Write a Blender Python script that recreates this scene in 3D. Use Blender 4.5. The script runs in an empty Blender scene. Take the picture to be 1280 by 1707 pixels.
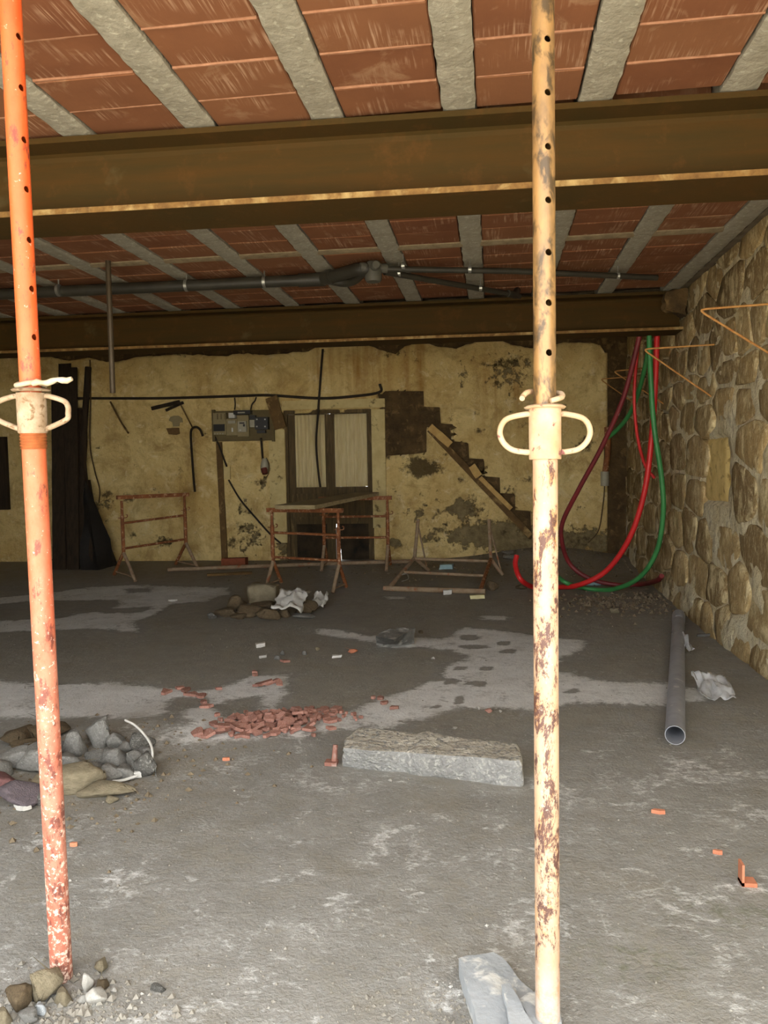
import bpy, bmesh, math, random
from mathutils import Vector, Matrix, noise, Euler
random.seed(7)
SC = bpy.context.scene
COL = SC.collection

# ------------------------------------------------------------------ camera
FPX, CX, CY, CAMH = 1282.0, 640.0, 853.5, 1.45
ROLL = math.radians(1.0)
_vx, _vy = 819 - CX, CY - 774
_c, _s = math.cos(ROLL), math.sin(ROLL)
_vx, _vy = _vx * _c + _vy * _s, -_vx * _s + _vy * _c
PITCH = math.atan2(_vy, FPX)
YAW = math.atan(_vx / FPX * math.cos(PITCH))
FW = Vector((-math.sin(YAW) * math.cos(PITCH), math.cos(YAW) * math.cos(PITCH), -math.sin(PITCH)))
R0 = Vector((math.cos(YAW), math.sin(YAW), 0)); U0 = R0.cross(FW)
RT = R0 * _c - U0 * _s
UP = R0 * _s + U0 * _c
CAM = Vector((0, 0, CAMH))
cd = bpy.data.cameras.new('camera'); cam = bpy.data.objects.new('camera', cd); COL.objects.link(cam)
cd.sensor_fit = 'VERTICAL'; cd.sensor_height = 24.0; cd.lens = 24.0 * FPX / 1707.0
cd.clip_start = 0.05; cd.clip_end = 200
cam.matrix_world = Matrix(((RT.x, UP.x, -FW.x, CAM.x), (RT.y, UP.y, -FW.y, CAM.y), (RT.z, UP.z, -FW.z, CAM.z), (0, 0, 0, 1)))
SC.camera = cam

# ------------------------------------------------------------------ daylight, exposure
W = bpy.data.worlds.new('World'); SC.world = W; W.use_nodes = True
bg = W.node_tree.nodes['Background']
bg.inputs[0].default_value = (0.97, 0.985, 1.0, 1); bg.inputs[1].default_value = 3.2
sd = bpy.data.lights.new('sun', 'SUN'); sun = bpy.data.objects.new('sun', sd); COL.objects.link(sun)
sd.energy = 14.0; sd.angle = math.radians(1.5); sd.color = (1.0, 0.95, 0.86)
sun.rotation_euler = (math.radians(20), math.radians(-6), 0)
SC.view_settings.view_transform = 'Standard'; SC.view_settings.look = 'None'
SC.view_settings.gamma = 1.0; SC.view_settings.use_curve_mapping = False
SC.view_settings.exposure = 1.08

# ------------------------------------------------------------------ pixel -> place helpers (measuring the photograph)
def ray(x, y): return RT * ((x - CX) / FPX) + UP * ((CY - y) / FPX) + FW
def onz(x, y, z):
    d = ray(x, y); return CAM + d * ((z - CAM.z) / d.z)
def ony(x, y, Y):
    d = ray(x, y); return CAM + d * (Y / d.y)
def onx(x, y, X):
    d = ray(x, y); return CAM + d * (X / d.x)
SLANT = 0.031                       # beams and rear wall are not quite square to the joists
WALL_Y = 10.75
def onw(x, y, off=0.0):             # point on the rear wall, off metres in front of it
    d = ray(x, y); t = (WALL_Y - off) / (d.y - SLANT * d.x); return CAM + d * t
def sstep(a, b, v):
    t = min(1, max(0, (v - a) / (b - a))); return t * t * (3 - 2 * t)
def nz(x, y, z=0.0, s=1.0): return noise.noise(Vector((x * s, y * s, z)))
def zf(x, y):
    z = 0.13 * sstep(8.3, 10.7, y)
    z += 0.17 * math.exp(-((x - 0.75) / 0.95) ** 2 - ((y - 10.75) / 0.62) ** 2)
    z += 0.05 * math.exp(-((x - 1.7) / 0.5) ** 2 - ((y - 8.5) / 0.6) ** 2)
    z += 0.06 * math.exp(-((x + 1.85) / 0.5) ** 2 - ((y - 3.95) / 0.38) ** 2)
    z += 0.006 * nz(x, y, 3.1, 1.3) + 0.003 * nz(x, y, 8.1, 5.0)
    return z
def fl(x, y):                       # point on the floor seen at this pixel
    z = 0.0
    for _ in range(8):
        p = onz(x, y, z); z = zf(p.x, p.y)
    return Vector((p.x, p.y, z))
def depth(p): return (p - CAM).dot(FW)

# ------------------------------------------------------------------ materials
def S(r, g, b):
    f = lambda c: ((c / 255 + 0.055) / 1.055) ** 2.4 if c > 10 else c / 255 / 12.92
    return (f(r), f(g), f(b), 1)
class NT:
    def __init__(s, name):
        s.m = bpy.data.materials.new(name); s.m.use_nodes = True
        s.t = s.m.node_tree; s.b = s.t.nodes['Principled BSDF']
        s.tc = s.t.nodes.new('ShaderNodeTexCoord').outputs['Object']
    def link(s, a, b): s.t.links.new(a, b)
    def setin(s, sock, v):
        if hasattr(v, 'is_linked') or isinstance(v, bpy.types.NodeSocket): s.link(v, sock)
        else: sock.default_value = v
    def mapping(s, sc, rot=(0, 0, 0)):
        n = s.t.nodes.new('ShaderNodeMapping'); s.link(s.tc, n.inputs[0]); n.inputs['Scale'].default_value = sc
        n.inputs['Rotation'].default_value = rot; return n.outputs[0]
    def noise(s, scale, detail=5, rough=0.6, vec=None, dist=0.0):
        n = s.t.nodes.new('ShaderNodeTexNoise'); s.link(vec or s.tc, n.inputs['Vector'])
        n.inputs['Scale'].default_value = scale; n.inputs['Detail'].default_value = detail
        n.inputs['Roughness'].default_value = rough; n.inputs['Distortion'].default_value = dist
        return n.outputs[0]
    def vor(s, scale, vec=None, feat='F1'):
        n = s.t.nodes.new('ShaderNodeTexVoronoi'); s.link(vec or s.tc, n.inputs['Vector']); n.feature = feat
        n.inputs['Scale'].default_value = scale; return n.outputs['Distance']
    def rng(s, v, a, b, lo=0.0, hi=1.0, smooth=False):
        n = s.t.nodes.new('ShaderNodeMapRange'); s.link(v, n.inputs[0])
        if smooth: n.interpolation_type = 'SMOOTHSTEP'
        n.inputs[1].default_value = a; n.inputs[2].default_value = b; n.inputs[3].default_value = lo; n.inputs[4].default_value = hi
        return n.outputs[0]
    def mix(s, f, a, b, mode='MIX'):
        n = s.t.nodes.new('ShaderNodeMix'); n.data_type = 'RGBA'; n.blend_type = mode
        s.setin(n.inputs[0], f); s.setin(n.inputs[6], a); s.setin(n.inputs[7], b); return n.outputs[2]
    def math(s, op, a, b=0.0):
        n = s.t.nodes.new('ShaderNodeMath'); n.operation = op; s.setin(n.inputs[0], a); s.setin(n.inputs[1], b); return n.outputs[0]
    def attr(s, name):
        n = s.t.nodes.new('ShaderNodeAttribute'); n.attribute_name = name; return n.outputs['Fac']
    def rand(s): return s.t.nodes.new('ShaderNodeObjectInfo').outputs['Random']
    def sepz(s, i=2):
        n = s.t.nodes.new('ShaderNodeSeparateXYZ'); s.link(s.tc, n.inputs[0]); return n.outputs[i]
    def bump(s, h, strength=0.4, dist=0.01):
        n = s.t.nodes.new('ShaderNodeBump'); s.link(h, n.inputs['Height']); n.inputs['Strength'].default_value = strength
        n.inputs['Distance'].default_value = dist; s.link(n.outputs[0], s.b.inputs['Normal'])
    def out(s, col, rough=0.85, metal=0.0, spec=0.3):
        s.setin(s.b.inputs['Base Color'], col); s.setin(s.b.inputs['Roughness'], rough)
        s.b.inputs['Metallic'].default_value = metal; s.b.inputs['Specular IOR Level'].default_value = spec
        return s.m
def M(name, c1, c2, scale=8, rough=0.85, bs=40, bump=0.4, bd=0.006, c3=None, s3=12, t3=(0.55, 0.62), metal=0.0, rand=0.0, spec=0.3, sc=(1, 1, 1)):
    n = NT(name); v = n.mapping(sc)
    col = n.mix(n.rng(n.noise(scale, 6, 0.65, v), 0.32, 0.68), S(*c1), S(*c2))
    if c3: col = n.mix(n.rng(n.noise(s3, 5, 0.6, v, 0.4), t3[0], t3[1]), col, S(*c3))
    if rand:
        r = n.rng(n.rand(), 0, 1, 1 - rand, 1 + rand)
        col = n.mix(1.0, col, r, 'MULTIPLY')
    n.bump(n.noise(bs, 5, 0.6, v), bump, bd)
    return n.out(col, rough, metal, spec)

# clay ceiling block
def mk_clay():
    n = NT('clay_block'); r = n.rand()
    off = n.t.nodes.new('ShaderNodeVectorMath'); off.operation = 'ADD'; n.link(n.tc, off.inputs[0])
    cmb = n.t.nodes.new('ShaderNodeCombineXYZ'); n.link(n.math('MULTIPLY', r, 37.0), cmb.inputs[0]); n.link(n.math('MULTIPLY', r, 91.0), cmb.inputs[1])
    n.link(cmb.outputs[0], off.inputs[1]); n.tc = off.outputs[0]
    base = n.mix(n.rng(n.noise(3.0, 5, 0.6), 0.3, 0.7), S(130, 82, 53), S(110, 66, 42))
    base = n.mix(n.rng(r, 0, 1, 0, 0.55), base, S(140, 96, 64))
    st = n.noise(1.0, 3, 0.7, n.mapping((70, 2.2, 1)))
    msk = n.rng(n.noise(4.5, 3, 0.5), 0.48, 0.66)
    f = n.math('MULTIPLY', n.rng(st, 0.5, 0.62), n.math('MULTIPLY', msk, 0.7))
    col = n.mix(f, base, S(196, 158, 128))
    smear = n.rng(n.noise(3.2, 6, 0.7, None, 0.8), 0.58, 0.7, 0, 0.45)
    col = n.mix(smear, col, S(176, 140, 108))
    n.bump(n.math('ADD', n.math('MULTIPLY', st, 0.6), n.noise(30, 4)), 0.25, 0.004)
    return n.out(col, 0.85)
CLAY = mk_clay()
JOIST = M('joist_concrete', (164, 157, 140), (144, 137, 120), 9, 0.9, 26, 0.7, 0.012, c3=(180, 174, 156), s3=30, t3=(0.56, 0.66))
SLABM = M('slab_mortar', (120, 108, 88), (84, 74, 60), 6, 0.95)
BANDM = M('cement_band', (160, 142, 112), (126, 110, 84), 14, 0.9, 40, 0.5)
JOINTM = M('pink_joint_mortar', (168, 124, 96), (140, 96, 70), 18, 0.9)
def mk_steel():
    n = NT('rusty_steel')
    v = n.mapping((0.6, 0.6, 6))
    col = n.mix(n.rng(n.noise(2.2, 6, 0.65, v), 0.35, 0.65), S(60, 47, 19), S(72, 50, 18))
    col = n.mix(n.rng(n.noise(7, 6, 0.7), 0.55, 0.75, 0, 0.6), col, S(94, 62, 28))
    col = n.mix(n.rng(n.noise(2.6, 5, 0.6), 0.64, 0.74, 0, 0.3), col, S(110, 98, 66))
    n.bump(n.noise(45, 4), 0.3, 0.004)
    return n.out(col, 0.8, 0.0, 0.15)
STEEL = mk_steel()
RUSTLIP = M('rust_lip', (140, 106, 56), (98, 68, 32), 20, 0.75, 60, 0.4, c3=(172, 146, 94), s3=9, t3=(0.5, 0.7))

def mk_floor():
    n = NT('floor_concrete'); d = n.attr('dry'); mud = n.attr('mud')
    w = n.math('ADD', d, n.rng(n.noise(3.4, 9, 0.74, None, 0.6), 0.28, 0.72, -0.42, 0.42))
    w = n.math('ADD', w, n.rng(n.noise(20, 7, 0.78, n.mapping((1, 1.6, 1)), 0.5), 0.28, 0.72, -0.3, 0.3))
    wet = n.mix(n.rng(n.noise(5, 7, 0.65), 0.3, 0.7), S(136, 133, 124), S(152, 148, 137))
    mid = n.mix(n.rng(n.noise(6, 8, 0.7), 0.3, 0.7), S(132, 130, 123), S(152, 150, 143))
    dry = n.mix(n.rng(n.noise(7, 7, 0.65), 0.3, 0.7), S(208, 208, 204), S(226, 226, 222))
    col = n.mix(n.rng(w, 0.14, 0.36), wet, mid); col = n.mix(n.rng(w, 0.56, 0.88), col, dry)
    col = n.mix(n.rng(n.noise(2.1, 5, 0.6), 0.52, 0.75, 0, 0.38), col, S(132, 122, 98))
    chip = n.rng(n.noise(26, 8, 0.8, n.mapping((1, 1.5, 1)), 0.8), 0.54, 0.66, 0, 0.7)
    chip = n.math('MULTIPLY', chip, n.rng(n.noise(1.7, 4, 0.6), 0.42, 0.62, 0.12, 1.0))
    col = n.mix(chip, col, S(204, 204, 200))
    scuff = n.rng(n.noise(7, 9, 0.75, n.mapping((1, 1.8, 1)), 1.0), 0.54, 0.7, 0, 0.42); scuff = n.math('MULTIPLY', scuff, n.rng(w, 0.3, 0.5)); col = n.mix(scuff, col, S(190, 190, 186))
    drk = n.rng(n.noise(40, 6, 0.8), 0.56, 0.7, 0, 0.5); col = n.mix(drk, col, S(78, 72, 62))
    col = n.mix(n.math('MULTIPLY', mud, n.rng(n.noise(9, 6, 0.7), 0.25, 0.6, 0.4, 1.0)), col, S(132, 122, 104))
    moss = n.math('MULTIPLY', n.attr('moss'), n.rng(n.noise(16, 6, 0.7), 0.48, 0.7, 0, 0.7)); col = n.mix(moss, col, S(92, 98, 58))
    h = n.math('ADD', n.math('MULTIPLY', n.noise(11, 6, 0.6), 1.0), n.math('MULTIPLY', n.noise(70, 4, 0.7), 0.6))
    n.bump(h, 0.6, 0.016)
    return n.out(col, n.rng(w, 0.1, 0.6, 0.62, 0.93), 0, 0.25)
FLOOR = mk_floor()
GROUND = M('yard_ground', (190, 184, 170), (166, 158, 142), 2, 0.95)

def mk_plaster():
    n = NT('old_plaster'); st = n.attr('stain'); pe = n.attr('peel'); rn = n.attr('run')
    big = n.noise(1.3, 6, 0.6)
    col = n.mix(n.rng(big, 0.32, 0.68), S(224, 202, 142), S(196, 166, 104))
    col = n.mix(n.rng(n.noise(4.0, 7, 0.7), 0.5, 0.72, 0, 0.75), col, S(162, 130, 72))
    col = n.mix(n.rng(n.noise(2.7, 6, 0.65, None, 0.5), 0.58, 0.74, 0, 0.55), col, S(236, 222, 176))
    col = n.mix(n.rng(n.noise(2.0, 9, 0.75, None, 1.0), 0.5, 0.68, 0, 0.7), col, S(150, 120, 68))
    col = n.mix(n.rng(n.noise(15, 8, 0.8, None, 0.8), 0.54, 0.68, 0, 0.6), col, S(146, 118, 70))
    col = n.mix(n.rng(n.noise(5.5, 9, 0.75, None, 0.7), 0.56, 0.66, 0, 0.5), col, S(240, 228, 186))
    nn = n.noise(9, 7, 0.72)
    runn = n.noise(1.0, 4, 0.6, n.mapping((9, 1, 0.7)))
    rm = n.math('MULTIPLY', rn, n.rng(runn, 0.4, 0.65)); col = n.mix(n.math('MULTIPLY', rm, 0.75), col, S(150, 104, 40))
    pm = n.rng(n.math('ADD', pe, n.rng(nn, 0.2, 0.8, -0.45, 0.45)), 0.5, 0.6)
    pcol = n.mix(n.rng(n.noise(12, 6), 0.35, 0.65), S(140, 124, 88), S(110, 96, 66)); col = n.mix(pm, col, pcol)
    sm = n.rng(n.math('ADD', st, n.rng(n.noise(13, 7, 0.75), 0.2, 0.8, -0.5, 0.5)), 0.5, 0.75, 0, 0.9)
    col = n.mix(sm, col, S(66, 54, 32))
    spk = n.rng(n.noise(26, 3, 0.6), 0.68, 0.74, 0, 0.6); col = n.mix(spk, col, S(96, 78, 44))
    h = n.math('SUBTRACT', n.math('ADD', n.noise(6, 6, 0.6), n.math('MULTIPLY', n.noise(40, 4), 0.3)), n.math('MULTIPLY', pm, 0.6))
    n.bump(h, 0.8, 0.035)
    return n.out(col, 0.92, 0, 0.15)
PLASTER = mk_plaster()
TRIMPL = M('cream_plaster', (214, 196, 140), (188, 166, 112), 5, 0.9, 20, 0.4, c3=(104, 86, 52), s3=8, t3=(0.6, 0.72))
MASON = M('bare_masonry', (96, 76, 46), (64, 50, 32), 5, 0.95, 12, 0.9, 0.03, c3=(122, 98, 62), s3=9, t3=(0.55, 0.68))
DARKWALL = M('dim_plaster', (150, 138, 108), (118, 106, 80), 3, 0.95)
def mk_stone():
    n = NT('rubble_stone'); r = n.rand()
    a = n.mix(n.rng(r, 0, 1), S(186, 158, 108), S(116, 96, 66))
    a = n.mix(n.rng(n.math('FRACT', n.math('MULTIPLY', r, 7.31)), 0.5, 1.0, 0, 0.8), a, S(198, 172, 122))
    v = n.mapping((1, 1, 1))
    col = n.mix(n.rng(n.noise(7, 7, 0.7, v), 0.35, 0.7, 0, 0.7), a, S(122, 102, 70))
    col = n.mix(n.rng(n.noise(16, 6, 0.7, n.mapping((1, 1.2, 0.6))), 0.56, 0.7, 0, 0.55), col, S(190, 168, 118))
    lime = n.rng(n.noise(4.2, 7, 0.72, n.mapping((1, 1.25, 0.8)), 0.5), 0.51, 0.62, 0, 0.9); col = n.mix(lime, col, S(222, 204, 158))
    col = n.mix(n.rng(n.noise(19, 8, 0.8, n.mapping((1, 1.6, 0.5)), 0.4), 0.52, 0.64, 0, 0.6), col, S(232, 216, 172))
    col = n.mix(n.rng(n.noise(13, 8, 0.8, n.mapping((1, 1.6, 0.6)), 0.4), 0.54, 0.66, 0, 0.65), col, S(84, 66, 40))
    n.bump(n.math('ADD', n.noise(9, 7, 0.65), n.math('MULTIPLY', n.noise(50, 4), 0.25)), 0.8, 0.03)
    return n.out(col, 0.92, 0, 0.15)
STONE = mk_stone()
def mk_mortar():
    n = NT('lime_mortar')
    col = n.mix(n.rng(n.noise(3.0, 7, 0.7), 0.35, 0.65), S(250, 240, 208), S(232, 214, 168))
    col = n.mix(n.rng(n.noise(10, 7, 0.7, n.mapping((1, 1.3, 0.55))), 0.50, 0.68, 0, 0.75), col, S(146, 120, 76))
    col = n.mix(n.rng(n.noise(22, 5, 0.6, n.mapping((1, 1.3, 0.5))), 0.6, 0.68, 0, 0.8), col, S(236, 224, 188))
    n.bump(n.math('ADD', n.noise(10, 7, 0.75), n.math('MULTIPLY', n.noise(34, 5), 0.4)), 1.0, 0.06)
    return n.out(col, 0.92, 0, 0.15)
MORTAR = mk_mortar()

def mk_prop(name, kind):
    n = NT(name); z = n.sepz(); fine = n.noise(60, 5, 0.7); v = n.mapping((1, 1, 0.45))
    if kind == 'orange':
        col = n.mix(n.rng(n.noise(9, 6, 0.7, v), 0.35, 0.65), S(206, 80, 28), S(196, 98, 48))
        low = n.mix(n.rng(n.noise(14, 6, 0.7, v), 0.35, 0.65), S(168, 88, 66), S(184, 130, 108))
        col = n.mix(n.rng(z, 0.6, 1.9), low, col)
        dk = n.rng(n.math('ADD', n.noise(26, 6, 0.75, v), n.rng(z, 0.0, 1.7, 0.05, -0.03)), 0.54, 0.62, 0, 0.8); col = n.mix(dk, col, S(88, 42, 36))
        sp = n.rng(n.math('ADD', n.noise(70, 4, 0.7), n.rng(z, 0.0, 1.5, 0.07, -0.08)), 0.58, 0.64, 0, 0.8); col = n.mix(sp, col, S(226, 200, 180))
        hi = n.rng(n.math('ADD', n.noise(9, 6, 0.7), n.rng(z, 2.0, 2.8, -0.25, 0.05)), 0.5, 0.6, 0, 0.7); col = n.mix(hi, col, S(124, 92, 38))
    else:
        col = n.mix(n.rng(n.noise(9, 6, 0.7, v), 0.35, 0.65), S(190, 164, 138), S(176, 138, 104))
        col = n.mix(n.rng(n.noise(15, 6, 0.7, v), 0.53, 0.62, 0, 0.8), col, S(196, 142, 78))
        ms = n.math('MULTIPLY', n.rng(z, 0.12, 0.4), n.rng(z, 1.0, 1.5, 1, 0))
        dk = n.rng(n.math('ADD', n.noise(15, 9, 0.82, v, 0.25), n.math('MULTIPLY', ms, 0.062)), 0.55, 0.60, 0, 0.92); col = n.mix(dk, col, S(64, 34, 36))
        sp = n.rng(fine, 0.62, 0.68, 0, 0.5); col = n.mix(sp, col, S(208, 192, 170))
        col = n.mix(n.math('MULTIPLY', n.rng(z, 0.22, 0.08), n.rng(n.noise(30, 6, 0.75), 0.4, 0.55)), col, S(190, 174, 160))
        gr = n.rng(z, 2.3, 2.7, 0, 0.75); g2 = n.mix(n.rng(n.noise(14, 6, 0.7), 0.4, 0.6), S(136, 100, 48), S(84, 66, 38)); col = n.mix(gr, col, g2)
    n.bump(fine, 0.3, 0.002)
    return n.out(col, 0.55, 0.0, 0.5)
PROP_O = mk_prop('orange_prop_paint', 'orange'); PROP_C = mk_prop('cream_prop_paint', 'cream')
PROP_IN = M('worn_inner_tube', (160, 122, 72), (118, 92, 60), 18, 0.42, 60, 0.3, 0.002, c3=(76, 60, 38), s3=26, t3=(0.48, 0.6), metal=0.2, spec=0.6, sc=(1, 1, 0.5))
COLLAR_C = M('cream_collar', (186, 164, 136), (170, 138, 102), 14, 0.6, 70, 0.3, 0.002, c3=(120, 70, 66), s3=26, t3=(0.6, 0.67))
COLLAR_G = M('dusty_collar', (164, 146, 122), (130, 106, 80), 22, 0.8, 90, 0.5, 0.002, c3=(112, 88, 62), s3=50, t3=(0.55, 0.63))
THREAD = M('rusty_thread', (176, 104, 58), (136, 76, 42), 20, 0.45, 60, 0.2, metal=0.3)
TRUST = M('rusty_red_tube', (150, 94, 54), (112, 66, 38), 12, 0.7, 60, 0.3, 0.003, c3=(188, 150, 116), s3=22, t3=(0.55, 0.66))
TDUST = M('dusty_tube', (164, 144, 118), (132, 108, 82), 14, 0.85, 50, 0.3, 0.003, c3=(150, 92, 60), s3=13, t3=(0.58, 0.7))
WOODG = M('grey_plank', (170, 154, 116), (136, 120, 86), 5, 0.9, 20, 0.5, 0.006, sc=(1, 4, 6))
WOODD = M('dark_wood', (58, 46, 32), (36, 29, 21), 5, 0.9, 20, 0.5, sc=(5, 5, 0.6))
WOODB = M('brown_wood', (118, 92, 54), (84, 64, 38), 6, 0.9, 20, 0.5, c3=(168, 140, 90), s3=5, t3=(0.55, 0.7))
DOORW = M('door_wood', (100, 82, 50), (68, 55, 34), 6, 0.75, 20, 0.4, sc=(5, 5, 0.5), c3=(126, 106, 68), s3=4, t3=(0.58, 0.7))
DOORB = M('rotten_door_wood', (66, 54, 36), (30, 26, 20), 5, 0.9, 20, 0.4)
CURT = M('curtain_cotton', (236, 220, 170), (212, 192, 138), 6, 0.95, 60, 0.3, sc=(6, 6, 0.6))
PVCG = M('grey_pvc', (158, 160, 164), (136, 138, 142), 7, 0.5, 40, 0.15, c3=(186, 186, 182), s3=12, t3=(0.64, 0.7), spec=0.45)
PVCD = M('dark_drain_pvc', (58, 55, 46), (46, 43, 36), 6, 0.5, 30, 0.1, spec=0.4)
PVCJ = M('junction_pvc', (92, 90, 80), (74, 72, 64), 6, 0.55, 30, 0.1)
GALV = M('galvanised_clip', (190, 190, 182), (150, 150, 142), 20, 0.35, metal=0.8)
H_RED = M('red_conduit', (222, 44, 42), (196, 34, 36), 5, 0.45, 50, 0.1, spec=0.5)
H_DRED = M('dark_red_conduit', (132, 42, 42), (104, 32, 36), 4, 0.5, 50, 0.1, c3=(206, 176, 170), s3=6, t3=(0.66, 0.74), spec=0.5)
H_GRN = M('green_conduit', (66, 142, 76), (52, 122, 64), 5, 0.45, 50, 0.1, spec=0.5)
REBAR = M('rebar_rust', (196, 148, 84), (160, 102, 50), 20, 0.7, 80, 0.4, 0.002)
DARKSTEEL = M('dark_tube', (92, 80, 62), (74, 62, 46), 6, 0.5, 40, 0.2, metal=0.3)
CABLE = M('black_cable', (54, 44, 30), (40, 33, 23), 8, 0.7)  # black lifted towards brown, so the colour carries the haze
CABLEB = M('brown_cable', (92, 72, 40), (74, 58, 34), 8, 0.7)
SLABST = M('pale_slab_stone', (190, 184, 168), (160, 154, 140), 7, 0.9, 34, 1.0, 0.02, c3=(126, 126, 122), s3=44, t3=(0.5, 0.62))
BLUEST = M('pale_blue_stone', (174, 178, 180), (146, 151, 153), 6, 0.9, 30, 0.6, 0.006, c3=(206, 206, 200), s3=14, t3=(0.55, 0.65))
OCHRE = M('ochre_stone', (148, 137, 112), (118, 108, 86), 8, 0.9, 24, 0.8, 0.01, rand=0.12)
GREYST = M('grey_rubble', (140, 138, 132), (110, 108, 102), 10, 0.92, 30, 0.8, 0.01, rand=0.16, c3=(170, 168, 160), s3=24, t3=(0.58, 0.68))
BROWNST = M('brown_rubble', (112, 96, 72), (84, 72, 54), 10, 0.92, 30, 0.8, 0.01, rand=0.15)
PURPST = M('purplish_stone', (118, 106, 108), (96, 88, 92), 10, 0.92, 30, 0.8, 0.01, rand=0.1)
WHITEST = M('whitish_stone', (184, 181, 172), (158, 154, 145), 12, 0.9, 40, 0.6, 0.006, rand=0.08)
DARKRK = M('dark_lump', (112, 110, 104), (84, 82, 76), 9, 0.9, 30, 0.9, 0.01, c3=(160, 158, 150), s3=12, t3=(0.52, 0.66))
TERRA = M('terracotta_shard', (164, 118, 102), (142, 96, 82), 10, 0.9, 40, 0.4, 0.003, rand=0.18, c3=(186, 160, 148), s3=14, t3=(0.52, 0.66))
TERRB = M('bright_terracotta', (206, 138, 106), (188, 116, 84), 10, 0.85, 40, 0.3, 0.003, rand=0.08)
BRICKM = M('red_brick', (136, 76, 50), (112, 60, 40), 12, 0.9, 40, 0.5)
GRAVELM = M('gravel', (150, 145, 134), (118, 112, 100), 14, 0.95, 60, 0.4, c3=(196, 194, 186), s3=9, t3=(0.6, 0.68))
GRAVELB = M('earthy_gravel', (132, 118, 96), (98, 86, 68), 14, 0.95, 60, 0.4)
PAPER = M('white_litter', (216, 214, 206), (186, 183, 174), 8, 0.8, 20, 0.3)
BLUELIT = M('pale_blue_litter', (168, 196, 196), (146, 176, 180), 8, 0.6, 20, 0.3)
YELLIT = M('pale_yellow_litter', (226, 218, 170), (204, 196, 146), 8, 0.8)
PANELB = M('meter_board', (112, 98, 64), (94, 82, 54), 5, 0.8)
PLBEIGE = M('beige_plastic', (150, 136, 98), (132, 118, 84), 6, 0.6)
PLBLACK = M('black_plastic', (30, 26, 20), (22, 20, 16), 6, 0.4, spec=0.5)
PLGREY = M('grey_plastic', (172, 166, 144), (152, 146, 126), 6, 0.5)
PLRED = M('red_plastic', (110, 48, 32), (92, 40, 28), 6, 0.6)
BLACKSH = M('black_sheet', (34, 30, 24), (22, 20, 17), 5, 0.7, 14, 0.6, 0.02)
def mk_film():
    n = NT('clear_film'); n.b.inputs['Alpha'].default_value = 0.5
    n.bump(n.noise(30, 5), 0.5, 0.006); return n.out(n.mix(n.rng(n.noise(14, 5), 0.4, 0.6), S(206, 208, 208), S(228, 230, 230)), 0.25, 0, 0.6)
FILM = mk_film()
def mk_glass():
    n = NT('dusty_pane'); n.b.inputs['Alpha'].default_value = 0.08
    return n.out(S(150, 140, 110), 0.35, 0, 0.5)
GLASS = mk_glass()

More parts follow.
